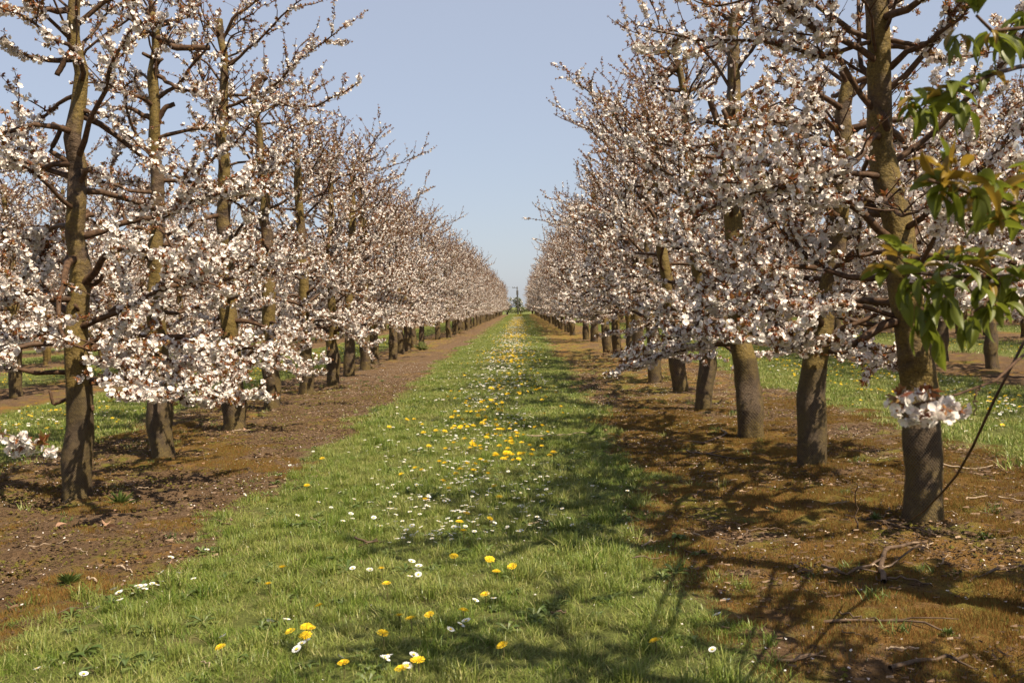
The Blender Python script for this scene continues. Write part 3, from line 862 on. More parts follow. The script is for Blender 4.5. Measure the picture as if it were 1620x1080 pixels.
def blade_clump(n, rad, h0, h1, wd, segs, mat, lean=.5, curl=1.0):
    VV, TT = [], []; off = 0
    for _ in range(n):
        a = rnd.uniform(0, 6.28); r = rad * math.sqrt(rnd.random()); x, y = r * math.cos(a), r * math.sin(a)
        h = rnd.uniform(h0, h1); w_ = wd * rnd.uniform(.7, 1.3); b = rnd.uniform(0, 6.28); la = rnd.uniform(0, lean); dx, dy = math.cos(b), math.sin(b)
        ca = b + PI / 2 + rnd.uniform(-.5, .5); cx, cy = math.cos(ca) * w_, math.sin(ca) * w_
        v = []
        for k in range(segs):
            t = k / segs; bend = la * t + curl * la * t * t
            px, py, pz = x + dx * h * bend * .8, y + dy * h * bend * .8, h * t * (1 - .25 * bend) - .006
            ww = 1 - .35 * t
            v += [(px - cx * ww, py - cy * ww, pz), (px + cx * ww, py + cy * ww, pz)]
        bend = la * (1 + curl); v.append((x + dx * h * bend * .8, y + dy * h * bend * .8, h * (1 - .25 * bend)))
        for k in range(segs - 1):
            q = 2 * k + off; TT += [(q, q + 1, q + 3), (q, q + 3, q + 2)]
        q = 2 * (segs - 1) + off; TT.append((q, q + 1, q + 2))
        VV += v; off += len(v)
    return mesh_np("clump", np.array(VV), np.array(TT), mat)
rnd.seed(5)
SRC_NEAR = [blade_clump(100, .11, .018, .058, .0016, 3, M_grass, 1.1) for _ in range(5)] + [blade_clump(90, .06, .05, .12, .0020, 3, M_grass, .8) for _ in range(1)]
SRC_TALL = [blade_clump(80, .07, .05, .12, .0020, 3, M_grass, .9) for _ in range(3)]
SRC_FAR = [blade_clump(150, .22, .02, .065, .0036, 2, M_grass, .9) for _ in range(4)]
SRC_VFAR = [blade_clump(150, .6, .02, .065, .010, 1, M_grass, .7) for _ in range(3)]
def field(x0, x1, y0, y1, n, thresh=.45, maskf=grassmask, power=1.0):
    x = rng.uniform(x0, x1, n); y = rng.uniform(y0, y1, n)
    k = maskf(x, y) * (.5 + .85 * fbm(x * 2.6, y * 2.6, 91)) > thresh + rng.uniform(-.2, .2, n)
    x, y = x[k], y[k]
    return np.stack([x, y, gz(x, y)], 1)
def sc_field(name, pts, s0, s1, src, label, cat):
    n = len(pts)
    sz = rng.uniform(s0, s1, n) * (.7 + .6 * fbm(pts[:, 0] * 1.7, pts[:, 1] * 1.7, 61))
    scatter(name, pts, rng.uniform(0, 6.28, n), sz, src, label, cat)
near = field(-3.8, 1.9, 3.4, 14, 6800)
sc_field("lane_grass", near, .62, 1.12, SRC_NEAR, "short green grass of the middle lane nearest the camera", "grass")
tufts = field(-2.9, 1.4, 3.4, 22, 800, .7)
tufts = tufts[vnoise(tufts[:, 0] * 1.4, tufts[:, 1] * 1.1, 12) > .55]
sc_field("tufted_grass", tufts, .7, 1.15, SRC_TALL, "taller grass tufts standing in the middle lane", "grass")
mid = field(-3.2, 1.9, 13, 48, 5600)
sc_field("middle_distance_grass", mid, .8, 1.2, SRC_FAR, "green grass of the middle lane in the middle distance", "grass")
far = np.concatenate([field(-3.2, 1.9, 45, 210, 2600)])
sc_field("far_lane_grass", far, .8, 1.2, SRC_VFAR, "green grass far down the middle lane", "grass")
sd = np.concatenate([field(-9.8, -4.5, 7, 60, 5200), field(4.0, 8.9, 5, 60, 5200)])
sc_field("side_lane_grass", sd, .9, 1.3, SRC_FAR, "green grass of the lanes behind the two rows", "grass")
sd = np.concatenate([field(-23.5, -11, 15, 110, 1500), field(10, 23, 15, 110, 1500), field(-9.8, -4.5, 60, 200, 1000), field(4, 8.9, 60, 200, 1000)])
sc_field("outer_lane_grass", sd, .9, 1.3, SRC_VFAR, "green grass of the lanes farther out", "grass")

def rosette(n, L0, L1, wf_):
    VV, TT = [], []; off = 0
    for k in range(n):
        a = k * 6.28 / n + rnd.gauss(0, .25); L = rnd.uniform(L0, L1); c, s_ = math.cos(a), math.sin(a); h = rnd.uniform(.01, .035); w_ = L * wf_
        for (u, v, z) in ((0, 0, .004), (L * .5, -w_ * .7, h * .9), (L * .55, 0, h * .7), (L * .5, w_ * .7, h * .9), (L * .85, -w_, h), (L * .9, 0, h * .85), (L * .85, w_, h), (L * 1.1, 0, h * .5)):
            VV.append((u * c - v * s_, u * s_ + v * c, z))
        TT += [(off + i, off + j, off + q) for i, j, q in ((0, 1, 2), (0, 2, 3), (1, 4, 5), (1, 5, 2), (2, 5, 6), (2, 6, 3), (4, 7, 5), (5, 7, 6))]; off += 8
    return mesh_np("rosette", np.array(VV), np.array(TT), M_weed)
ro = field(-2.6, 1.1, 3.5, 20, 520, .35)
sc_field("lawn_rosettes", ro, .8, 1.3, [rosette(9, .05, .09, .16), rosette(7, .04, .07, .26), rosette(12, .03, .05, .3)], "flat broad-leaved weed rosettes growing in the middle lane's turf", "weeds")

# moss cushions on the bare strips
def moss_clump(n, rad):
    VV, TT = [], []; off = 0
    for _ in range(n):
        a = rnd.uniform(0, 6.28); r = rad * math.sqrt(rnd.random()); x, y = r * math.cos(a), r * math.sin(a)
        h = rnd.uniform(.008, .024); b = rnd.uniform(0, 3.14); cx, cy = math.cos(b) * .0014, math.sin(b) * .0014; dx, dy = rnd.gauss(0, .006), rnd.gauss(0, .006)
        VV += [(x - cx, y - cy, -.004), (x + cx, y + cy, -.004), (x + dx, y + dy, h)]; TT.append((off, off + 1, off + 2)); off += 3
    return mesh_np("moss", np.array(VV), np.array(TT), M_moss)
SRC_MOSS = [moss_clump(330, .10) for _ in range(5)]
def mossf(x, y):
    m = fbm(x * 1.5 + 3, y * 1.2, 55) + mossbias(x, y) * 2.2
    return np.where(m > .53, 1, 0) * (1 - grassmask(x, y))
mo = np.concatenate([field(.6, 4.6, 3.6, 16, 5200, .45, mossf), field(-5.8, -1.9, 3.9, 15, 3600, .45, mossf)])
sc_field("moss_carpet", mo, .8, 1.25, SRC_MOSS, "rusty brown and olive moss carpeting the bare strips", "moss")

# litter: bark chips, dead leaves, fallen petals
def chips(n, rad, L0, L1, asp, mat, lift=.01, curl=.2):
    VV, TT = [], []; off = 0
    for _ in range(n):
        a = rnd.uniform(0, 6.28); r = rad * math.sqrt(rnd.random()); x, y = r * math.cos(a), r * math.sin(a)
        L = rnd.uniform(L0, L1); W_ = L * asp * rnd.uniform(.6, 1.3); b = rnd.uniform(0, 6.28); c, s_ = math.cos(b), math.sin(b)
        q = [(-L, -W_), (L * .8, -W_ * .8), (L, W_ * .6), (-L * .7, W_)]
        for i, (u, v) in enumerate(q):
            VV.append((x + u * c - v * s_, y + u * s_ + v * c, lift * rnd.uniform(.3, 1) + (curl * L if i in (0, 2) else 0)))
        TT += [(off, off + 1, off + 2), (off, off + 2, off + 3)]; off += 4
    return mesh_np("chips", np.array(VV), np.array(TT), mat)
baref = lambda x, y: 1 - grassmask(x, y)
SRC_L = [chips(22, .28, .004, .024, .22, M_litter, .014, .15) for _ in range(3)]
lt = np.concatenate([field(.6, 5.2, 3.6, 26, 2000, .5, baref), field(-6.2, -1.8, 3.9, 26, 2000, .5, baref), field(.8, 4.6, 3.6, 12, 700, .5, baref)])
lt = lt[fbm(lt[:, 0] * 1.2, lt[:, 1] * 1.2, 301) > .43]
sc_field("bark_litter", lt, .8, 1.4, SRC_L, "small bark chips and broken bits strewn under the trees", "litter")
def clod(n, rad):
    VV, TT = [], []; off = 0
    for _ in range(n):
        a = rnd.uniform(0, 6.28); r = rad * math.sqrt(rnd.random()); x, y = r * math.cos(a), r * math.sin(a); s_ = rnd.uniform(.004, .016)
        v = [(1, 0, 0), (-1, 0, 0), (0, 1, 0), (0, -1, 0), (0, 0, .8), (0, 0, -.5)]
        VV += [(x + p[0] * s_ * rnd.uniform(.6, 1.3), y + p[1] * s_ * rnd.uniform(.6, 1.3), p[2] * s_ * rnd.uniform(.6, 1.2)) for p in v]
        TT += [(off + i, off + j, off + k) for i, j, k in ((0, 2, 4), (2, 1, 4), (1, 3, 4), (3, 0, 4), (2, 0, 5), (1, 2, 5), (3, 1, 5), (0, 3, 5))]; off += 6
    return mesh_np("clods", np.array(VV), np.array(TT), M_ground)
soilf = lambda x, y: (1 - grassmask(x, y)) * (1 - mossf(x, y) * .7)
cp = np.concatenate([field(1.0, 5.0, 3.8, 22, 1500, .5, soilf), field(-5.8, -2.0, 3.9, 22, 2200, .5, soilf)])
sc_field("soil_crumbs", cp, .7, 1.5, [clod(40, .25) for _ in range(3)], "loose crumbs of brown soil on the bare strips", "soil")
SRC_P = [chips(7, .35, .0035, .0065, .8, M_petal, .012, .3) for _ in range(4)]
pt = np.concatenate([field(.3, 5.6, 3.6, 30, 950, .3, baref), field(-6.4, -1.5, 4.5, 30, 800, .3, baref), field(-2.4, 1.2, 3.6, 20, 130, .3, grassmask)])
sc_field("fallen_petals", pt, .9, 1.3, SRC_P, "fallen white petals dotted over the ground", "petals")
wf = field(-6, 5.2, 4.2, 24, 1500, .45, baref)
wf = wf[vnoise(wf[:, 0] * 1.9, wf[:, 1] * 1.9, 15) > .66]
SRC_W = [blade_clump(34, .05, .015, .05, .003, 2, M_weed, 1.0) for _ in range(3)] + [blade_clump(26, .045, .02, .07, .0022, 3, M_grass, .9) for _ in range(2)]
sc_field("seedling_weeds", wf, .8, 1.4, SRC_W, "tiny green seedlings and grass sprouts on the bare soil", "weeds")

# ------------------------------------------------------------------ dandelions and daisies
def dandelion_head(hi):
    VV, TT = [], []; off = 0
    for ring, (n, r, z, w_) in enumerate([(20, .0205, .003, .0036), (16, .016, .008, .0034), (12, .0105, .0115, .003)] if hi else [(9, .020, .003, .0075), (6, .012, .010, .006)]):
        for k in range(n):
            a = k * 2 * PI / n + ring * .3 + rnd.uniform(-.1, .1); c, s_ = math.cos(a), math.sin(a); rr = r * rnd.uniform(.88, 1.08)
            for (u, v, h) in ((.001, 0, 0), (rr, -w_ / 2, z), (rr * 1.03, w_ / 2, z)):
                VV.append((u * c - v * s_, u * s_ + v * c, h))
            TT.append((off, off + 1, off + 2)); off += 3
    return np.array(VV), np.array(TT)
def stem_geo(h, r, k=4):
    t = Tubes(); t.add([(0, 0, -.01), (h * .04, 0, h * .5), (0, 0, h)], [r, r, r * .9], k); return t.build()
def daisy_head(hi):
    n = 14 if hi else 7; VV, TT, MM = [], [], []; off = 0
    for k in range(n):
        a = k * 2 * PI / n; c, s_ = math.cos(a), math.sin(a); w_ = .0042 if hi else .008; L = .0125
        for (u, v, h) in ((.002, 0, 0), (L, -w_ / 2, .003), (L, w_ / 2, .0035)):
            VV.append((u * c - v * s_, u * s_ + v * c, h))
        TT.append((off, off + 1, off + 2)); MM.append(0); off += 3
    m = 6; VV.append((0, 0, .005))
    for k in range(m): VV.append((.0042 * math.cos(k * 2 * PI / m), .0042 * math.sin(k * 2 * PI / m), .0035))
    for k in range(m): TT.append((off, off + 1 + k, off + 1 + (k + 1) % m)); MM.append(1)
    return np.array(VV), np.array(TT), np.array(MM)
rnd.seed(21)
DH = [mesh_np("flower_head", *dandelion_head(True), M_yel) for _ in range(4)]
DS = [mesh_np("stem", *stem_geo(h, .0022), M_stem) for h in (.06, .07, .08)]
DHH = (.06, .07, .08)
def joined(head, mats, h, r, sc=1.0):
    V, T = head[0] * sc + [0, 0, h], head[1]; mi = head[2] if len(head) > 2 else np.zeros(len(T), int)
    v2, t2 = stem_geo(h, r, 3)
    return mesh_np("flower", np.concatenate([V, v2]), np.concatenate([T, t2 + len(V)]), mats, np.concatenate([mi, np.full(len(t2), len(mats) - 1)]))
DJ = [joined(dandelion_head(True), [M_yel, M_stem], h, .002) for h in DHH]
DJF = [joined(dandelion_head(False), [M_yel, M_stem], h, .002, 1.1) for h in DHH]
YJ = [joined(daisy_head(True), [M_daisy, M_dcen, M_stem], h, .0009) for h in (.038, .044, .05)]
YJF = [joined(daisy_head(False), [M_daisy, M_dcen, M_stem], h, .0012, 1.15) for h in (.055, .065)]
DPX = [(350, 1040), (425, 928), (447, 905), (460, 1005), (485, 1005), (484, 1022), (490, 1000), (505, 958), (513, 735), (487, 778), (612, 933), (604, 908), (606, 1018), (632, 972), (650, 987), (680, 980), (733, 970), (718, 884), (775, 898), (786, 916), (811, 908), (768, 945), (796, 1032), (637, 1076), (544, 1063), (662, 1063), (672, 800), (710, 787), (738, 820), (727, 832), (785, 778), (790, 795), (708, 745), (735, 745), (775, 828), (820, 730), (835, 728), (678, 714), (690, 690), (700, 690), (742, 682), (736, 676), (790, 690), (815, 674), (830, 673), (806, 678), (860, 662), (888, 660), (642, 672), (655, 670), (1037, 1020), (668, 675), (640, 760), (770, 757), (694, 773), (733, 846), (830, 700), (775, 700), (705, 716), (752, 716)]
BIGL = {0: "single dandelion low in the grass near the bottom left, apart from the others", 10: "dandelion standing alone among daisies in the middle of the lane's front", 12: "large round dandelion facing up at the bottom centre", 23: "big dandelion cut by the bottom edge, ringed by daisies", 50: "lone dandelion in the shaded grass by the mossy strip", 20: "wide dandelion at the right, at the edge of the tree shade", 0.5: ""}
GD = "dandelions in the middle grass lane"; GY_ = "daisies in the middle grass lane"
dn = 0
for i, (a, b) in enumerate(DPX):
    h = hit(a, b, .055); x, y = h[0], h[1]
    if y < 7.6:
        k = rnd.randrange(3)
        root = bpy.data.objects.new("dandelion", None); S.collection.objects.link(root); root.location = (x, y, float(gz(x, y)))
        st_ = link("stem", DS[k], root); hd = link("flower_head", DH[rnd.randrange(4)], root, (0, 0, DHH[k])); hd.rotation_euler = (rnd.gauss(.35, .2), rnd.gauss(0, .2), rnd.uniform(0, 6.28))
        s_ = rnd.uniform(1.15, 1.5) * (1.15 if i in (12, 23) else 1); root.scale = (s_, s_, 1)
        tag(root, BIGL.get(i, "open yellow dandelion scattered in the near grass of the lane"), "dandelion", GD)
    else:
        o = link("dandelion", DJ[rnd.randrange(3)], None, (x, y, float(gz(x, y)))); o.rotation_euler = (rnd.gauss(.2, .15), rnd.gauss(0, .15), rnd.uniform(0, 6.28)); o.scale = (rnd.uniform(1.25, 1.6),) * 3
        tag(o, "open yellow dandelion in the lane's sunlit middle distance", "dandelion", GD)
    dn += 1
def lane_points(n, y0, y1, xc, xs, seed, cl=1.0, thr=.5):
    q = np.random.default_rng(seed); out = []
    while len(out) < n:
        y = math.exp(q.uniform(math.log(y0), math.log(y1))) if cl else q.uniform(y0, y1)
        x = q.normal(xc, xs)
        if not (-2.35 < x < .95): continue
        if vnoise(x * 1.5 + seed, y * 1.1, 200 + seed) < thr: continue
        out.append((x, y))
    return out
for (x, y) in sorted(lane_points(300 - dn, 9.0, 36, -.42, .42, 3, thr=.52), key=lambda p: p[1]):
    o = link("dandelion", (DJ if y < 18 else DJF)[rnd.randrange(3)], None, (x, y, float(gz(x, y)))); o.rotation_euler = (rnd.gauss(.1, .2), rnd.gauss(0, .2), rnd.uniform(0, 6.28))
    s_ = rnd.uniform(1.3, 1.75); o.scale = (s_, s_, s_)
    tag(o, "open yellow dandelion in the lane's flowery middle distance" if y < 20 else "small yellow dandelion far along the lane", "dandelion", GD if y < 20 else "far dandelions in the middle lane")
YPX = [(265, 893), (272, 893), (266, 913), (280, 916), (242, 926), (254, 925), (221, 938), (228, 940), (232, 935), (238, 936), (226, 942), (186, 941), (196, 945), (160, 968), (196, 967), (309, 923), (326, 875), (66, 1070), (130, 1071), (600, 1056), (606, 1062), (616, 1054), (646, 1053), (638, 1066), (482, 1040), (494, 1032), (485, 1037), (656, 913), (663, 912), (646, 925), (663, 906), (561, 907), (584, 907), (646, 898), (628, 856), (640, 848), (652, 852), (645, 842), (658, 840), (668, 846), (684, 846), (672, 838), (700, 842), (702, 838), (719, 840), (714, 854), (735, 832), (655, 836), (673, 804), (700, 798), (618, 811), (625, 811), (590, 822), (552, 818), (585, 804), (657, 771), (662, 776), (675, 793), (702, 797), (716, 815), (722, 812), (730, 815), (704, 795), (778, 832), (745, 808), (757, 760), (718, 753), (748, 740), (780, 733), (745, 995), (718, 995), (705, 1003), (1132, 1030), (1150, 968), (1145, 985), (364, 1018), (422, 988), (448, 989), (745, 954), (782, 956), (530, 1048), (460, 738), (466, 742), (380, 783), (654, 720), (665, 724), (735, 722), (708, 732), (770, 702), (720, 706)]
yn = 0
for i, (a, b) in enumerate(YPX):
    h = hit(a, b, .045); x, y = h[0], h[1]
    o = link("daisy", YJ[rnd.randrange(3)], None, (x, y, float(gz(x, y)))); o.rotation_euler = (rnd.gauss(.3, .2), rnd.gauss(0, .2), rnd.uniform(0, 6.28))
    s_ = rnd.uniform(1.25, 1.75); o.scale = (s_, s_, s_); yn += 1
    if a < 340: lab, g_ = "white daisy at the left edge of the lane, beside the bare soil", "daisies along the left edge of the lane"
    elif a > 1000: lab, g_ = "white daisy at the lane's shaded right edge by the moss", "daisies along the right edge of the lane"
    elif b > 980: lab, g_ = "white daisy in the grass at the very front of the lane", "daisies at the front of the lane"
    else: lab, g_ = "white daisy in the loose drift across the middle of the lane", GY_
    tag(o, lab, "daisy", g_)
for (x, y) in sorted(lane_points(300 - yn, 8.0, 34, -.45, .42, 4, thr=.54), key=lambda p: p[1]):
    o = link("daisy", (YJ if y < 12 else YJF)[rnd.randrange(2)], None, (x, y, float(gz(x, y)))); o.rotation_euler = (rnd.gauss(.1, .2), rnd.gauss(0, .2), rnd.uniform(0, 6.28))
    s_ = rnd.uniform(1.0, 1.45); o.scale = (s_, s_, s_)
    tag(o, "small white daisy among dandelions farther down the lane", "daisy", "far daisies in the middle lane")
def flower_carpet(name, src, n, y0, y1, xc, xs, seed, s0, s1, label, cat, lanes=(0,), thr=.42):
    out = []
    for ln in lanes:
        for (x, y) in lane_points(n, y0, y1, xc, xs, seed + ln, 0 if y1 > 100 else 1, thr): out.append((x + ln * PITCH, y))
    a = np.array(out); pts = np.stack([a[:, 0], a[:, 1], gz(a[:, 0], a[:, 1])], 1); nn = len(pts)
    scatter(name, pts, rng.uniform(0, 6.28, nn), rng.uniform(s0, s1, nn), src, label, cat, rng.normal(0, .2, (nn, 2)))
flower_carpet("far_dandelions", DJF, 1500, 26, 120, -.42, .40, 5, 1.2, 1.7, "yellow dandelions dotted far down the middle lane", "dandelions")
flower_carpet("farthest_dandelions", DJF, 650, 60, 195, -.5, .42, 15, 1.2, 1.6, "yellow haze of dandelions at the far end of the lane", "dandelions")
flower_carpet("far_daisies", YJF, 3600, 16, 150, -.45, .42, 6, 1.3, 1.9, "white daisies dotted far down the middle lane", "daisies")
flower_carpet("side_lane_dandelions", DJF, 600, 8, 70, -.5, .8, 7, 1.0, 1.4, "yellow dandelions in the lanes behind the two rows", "dandelions", (-1, 1, -2, 2), .4)
flower_carpet("side_lane_daisies", YJF, 500, 8, 60, -.5, .8, 8, 1.0, 1.5, "white daisies in the lanes behind the two rows", "daisies", (-1, 1), .4)
flower_carpet("near_daisies", YJF, 620, 6.5, 26, -.48, .5, 19, .8, 1.2, "small white daisies sprinkled through the lane's middle distance", "daisies")
flower_carpet("edge_daisies", YJF, 120, 9, 60, -1.7, .35, 9, 1.0, 1.3, "white daisies along the left margin of the lane", "daisies")

# ------------------------------------------------------------------ far orchard and what closes the view
pts = []
for k in list(range(2, 9)) + [-j for j in range(2, 9)]:
    x0 = (ROWR + PITCH * k) if k > 0 else (ROWL + PITCH * k)
    y = 8 + rnd.uniform(0, 2)
    while y < 203:
        if abs(x0) / (y + 6) < .75: pts.append((x0 + rnd.uniform(-.15, .15), y))
        y += 2.6 + rnd.uniform(-.3, .3)
for x0 in (ROWR + PITCH, ROWL - PITCH):
    y = 151
    while y < 203: pts.append((x0, y)); y += 2.6
pa = np.array(pts); pa = np.stack([pa[:, 0], pa[:, 1], gz(pa[:, 0], pa[:, 1])], 1)
FT = []
for k in range(3):
    m = PROTO[k]; a = m[0]; b = m[3]
    def arr(me_):
        v = np.empty(len(me_.vertices) * 3, np.float32); me_.vertices.foreach_get("co", v)
        t = np.empty(len(me_.polygons) * 3, np.int32); me_.loops.foreach_get("vertex_index", t)
        mi = np.empty(len(me_.polygons), np.int32); me_.polygons.foreach_get("material_index", mi)
        return v.reshape(-1, 3), t.reshape(-1, 3), mi
    va, ta, _ = arr(a); vb, tb_, mb = arr(b)
    FT.append(mesh_np("orchard_tree", np.concatenate([vb, va]), np.concatenate([tb_, ta + len(vb)]), BMATS + [M_bark], np.concatenate([mb, np.full(len(ta), 5)])))
scatter("far_orchard", pa, rng.uniform(0, 6.28, len(pa)), rng.uniform(.92, 1.08, len(pa)), FT, "massed rows of blossoming cherry trees beyond the side lanes", "orchard")

def bushy(name, x, y, w_, h, d, mats, n, label, cat, group=None, leafs=.16, trunk=True, share=(1.0,), z0=.3):
    root = bpy.data.objects.new(name, None); S.collection.objects.link(root); root.location = (x, y, float(gz(x, y)))
    lobes = [(rnd.uniform(-.6, .6) * w_ / 2, rnd.uniform(-.5, .5) * d / 2, rnd.uniform(.3, .78) * h, rnd.uniform(.28, .5)) for _ in range(9)]
    VV, TT, MM = [], [], []; off = 0
    for _ in range(n):
        lx, ly, lz, lr = rnd.choice(lobes); v = conedir(180)
        q = lr * (.6 + .45 * rnd.random()); p = np.array([lx + v[0] * q * w_ * .6, ly + v[1] * q * d * .6, max(z0, lz + v[2] * q * h * .55)])
        fr = frame(conedir(180)); s_ = leafs * rnd.uniform(.5, 1.2)
        VV += [p, p + fr[:, 0] * s_ * .5 + fr[:, 2] * s_ * .5, p + fr[:, 2] * s_, p - fr[:, 0] * s_ * .5 + fr[:, 2] * s_ * .5]
        m_ = 0 if rnd.random() < share[0] else 1
        TT += [(off, off + 1, off + 2), (off, off + 2, off + 3)]; MM += [m_, m_]; off += 4
    link("crown", mesh_np("crown", np.array(VV), np.array(TT), mats, MM), root, kind="stuff")
    if trunk:
        t = Tubes()
        for lx, ly, lz, lr in lobes: t.add([(0, 0, -.1), (lx * .3, ly * .3, lz * .4), (lx * .8, ly * .8, lz), (lx, ly, min(h * .95, lz + lr * h * .3))], [.10 * h / 4, .07 * h / 4, .03 * h / 4, .01], 6)
        V, T = t.build(); link("trunk", mesh_np("trunk", V, T, M_limb, None, True), root)
    tag(root, label, cat, group)
    return root
rnd.seed(44)
e1 = P(822, 480, 212)
bushy("tree", e1[0] + .2, 212, 3.6, 3.6, 3.0, [M_hedge, M_petal], 3000, "green leafy tree behind the pole at the far end of the lane", "tree", leafs=.2, share=(.75,), z0=.1)
bushy("tree", e1[0] + 2.6, 209, 3.6, 3.9, 3.0, [M_petal, M_hedge], 3000, "white flowering tree closing the lane just right of the pole", "tree", leafs=.2, share=(.5,), z0=.1)
bushy("tree", e1[0] - 2.6, 213, 4.0, 3.4, 3.0, [M_petal, M_hedge], 2600, "pale flowering tree closing the lane just left of the pole", "tree", leafs=.2, share=(.4,), z0=.1)
bushy("bush", e1[0] - .2, 209, 7.5, 1.3, 1.4, [M_hedge, M_petal], 2400, "low dark bush across the far end of the lane", "bush", leafs=.16, share=(.9,), trunk=False, z0=.02)
k = 0
for xx in np.arange(-130, 131, 6.5):
    if abs(xx - e1[0]) < 5: continue
    bushy("tree", xx + rnd.uniform(-1, 1), 232 + rnd.uniform(-5, 5), 7, rnd.uniform(5.0, 8.0), 5, [M_hedge], 650, "green tree in the belt behind the orchard, " + ("left" if xx < 0 else "right") + " of the lane's end", "tree", "trees in the belt behind the orchard", leafs=.5)
# pole with its wire
pz = 5.6
pp = P(819, 480, 206)
root = bpy.data.objects.new("utility_pole", None); S.collection.objects.link(root); root.location = (pp[0], 206, float(gz(pp[0], 206)))
t = Tubes(); t.add([(0, 0, -.4), (0, 0, 3.5), (0, 0, pz)], [.15, .13, .11], 10, True); V, T = t.build(); link("post", mesh_np("post", V, T, M_pole, None, True), root)
def boxm(name, sx, sy, sz, m):
    v = [(x * sx, y * sy, z * sz) for z in (-.5, .5) for y in (-.5, .5) for x in (-.5, .5)]
    f = [(0, 2, 3, 1), (4, 5, 7, 6), (0, 1, 5, 4), (2, 6, 7, 3), (0, 4, 6, 2), (1, 3, 7, 5)]
    return mesh_np(name, v, f, m)
link("transformer_box", boxm("transformer_box", .42, .42, .95, M_pole), root, (.0, -.36, pz - 1.25))
link("crossarm", boxm("crossarm", 1.1, .10, .10, M_pole), root, (-.45, -.19, pz - .22))
for q in (-.9, -.5):
    t = Tubes(); t.add([(0, 0, 0), (0, 0, .08), (0, 0, .16)], [.045, .06, .03], 8, True); V, T = t.build(); link("insulator", mesh_np("insulator", V, T, M_wire), root, (q, -.19, pz - .15))
tag(root, "dark wooden power pole standing at the far end of the lane", "pole")
t = Tubes(); t.add([(-60 + 5 * i, 0, .9 * ((i - 6) / 6) ** 2 + pz - .95) for i in range(13)], [.014] * 13, 4); V, T = t.build()
wo = link("overhead_wire", mesh_np("overhead_wire", V, T, M_wire), None, (pp[0] - 1.2, 205.81, float(gz(pp[0], 206))))
tag(wo, "thin overhead wire running left from the pole at the lane's end", "wire")

# pale weed by the left row, and green weeds
def weed(x, y, n, h, wd, mat, label, grp=None):
    VV, TT = [], []; off = 0
    for _ in range(n):
        a = rnd.uniform(0, 6.28); el = rnd.uniform(.15, 1.3); L = h * rnd.uniform(.6, 1.1); dx, dy, dz = math.cos(a) * math.cos(el), math.sin(a) * math.cos(el), math.sin(el)
        px, py = -math.sin(a) * wd, math.cos(a) * wd
        VV += [(0, 0, 0), (dx * L * .5 - px, dy * L * .5 - py, dz * L * .6), (dx * L, dy * L, dz * L * .9), (dx * L * .5 + px, dy * L * .5 + py, dz * L * .6)]
        TT += [(off, off + 1, off + 2), (off, off + 2, off + 3)]; off += 4
    o = link("weed_plant", mesh_np("weed_plant", np.array(VV), np.array(TT), mat), None, (x, y, float(gz(x, y)) - .005)); tag(o, label, "weed", grp); return o
h = hit(668, 553); weed(h[0], h[1], 130, .42, .03, M_pale, "pale yellow-green bushy weed at the foot of the left row")
for a, b, n, hh, lab in ((190, 800, 60, .16, "low green weed in front of the nearest left trunk"), (1385, 828, 30, .06, "small green weed left of the nearest right trunk's foot"), (1160, 657, 26, .09, "green rosette weed by the fourth trunk on the right"),
                         (1560, 850, 40, .07, "low green weed right of the nearest right trunk"), (110, 930, 50, .10, "grey-green weed near the left edge on bare soil"), (1500, 1010, 36, .06, "small sprouting weed at the lower right")):
    h = hit(a, b); weed(h[0], h[1], n, hh, .008, M_weed, lab)

# ------------------------------------------------------------------ fallen twigs and branches
def stick(px, r0, r1, label, mat=None, name="fallen_branch", lift=.02, grp=None, forks=0, world=False):
    pts = []
    for q in px:
        if world: pts.append(q); continue
        z = q[2] if len(q) > 2 else 0
        if z > 0:
            h_ = hit(q[0], q[1], z)
        else: h_ = hit(q[0], q[1])
        pts.append((h_[0], h_[1], float(gz(h_[0], h_[1])) + r0 + lift * rnd.random() if z <= 0 else z))
    Q = np.array(pts); seg = np.concatenate([[0], np.cumsum(np.linalg.norm(np.diff(Q, axis=0), axis=1))]); n = 10
    tt = np.linspace(0, seg[-1], n); A = [tuple(np.interp(t_, seg, Q[:, c]) + rnd.gauss(0, .006) for c in range(3)) for t_ in tt]
    t = Tubes(); t.add(A, list(np.linspace(r0, r1, n)), 6, True)
    for f in range(forks):
        j = rnd.randint(2, 7); d = np.array(A[j + 1]) - np.array(A[j]); d /= np.linalg.norm(d); sg = rnd.choice((-1, 1)); d = d + np.array([-d[1], d[0], .1]) * sg * rnd.uniform(.5, 1)
        s_, r_, _ = grow(A[j], tuple(d / np.linalg.norm(d)), rnd.uniform(.12, .35), 5, .15, -.01, r0 * .55, r1 * .6); t.add(s_, r_, 4, True)
    V, T = t.build(); c = np.array(A[0]); o = link(name, mesh_np(name, V - c, T, mat or M_stick, None, True), None, tuple(c)); tag(o, label, "branch" if "branch" in name else "twig", grp); return o
rnd.seed(31)
stick([(1398, 925), (1392, 905), (1402, 880), (1448, 858)], .016, .011, "thick hooked dead branch curling on the moss left of the nearest right trunk", forks=1)
stick([(1300, 893), (1340, 912), (1385, 905), (1400, 893)], .011, .006, "thin arched dead branch running into the hooked one", forks=1)
stick([(1400, 920), (1440, 925), (1480, 929)], .008, .004, "short straight twig pointing right from the hooked branch", name="fallen_twig")
stick([(1305, 985), (1390, 988), (1450, 1000), (1510, 1008)], .009, .004, "long thin dead branch lying across the moss at the lower right", forks=2)
stick([(1410, 1068), (1455, 1055), (1530, 1040)], .011, .008, "stout dead branch at the bottom right edge of the moss", forks=1)
stick([(1230, 1045), (1262, 1050), (1300, 1040)], .010, .006, "short flat-lying branch at the bottom, between lane and moss", forks=1)
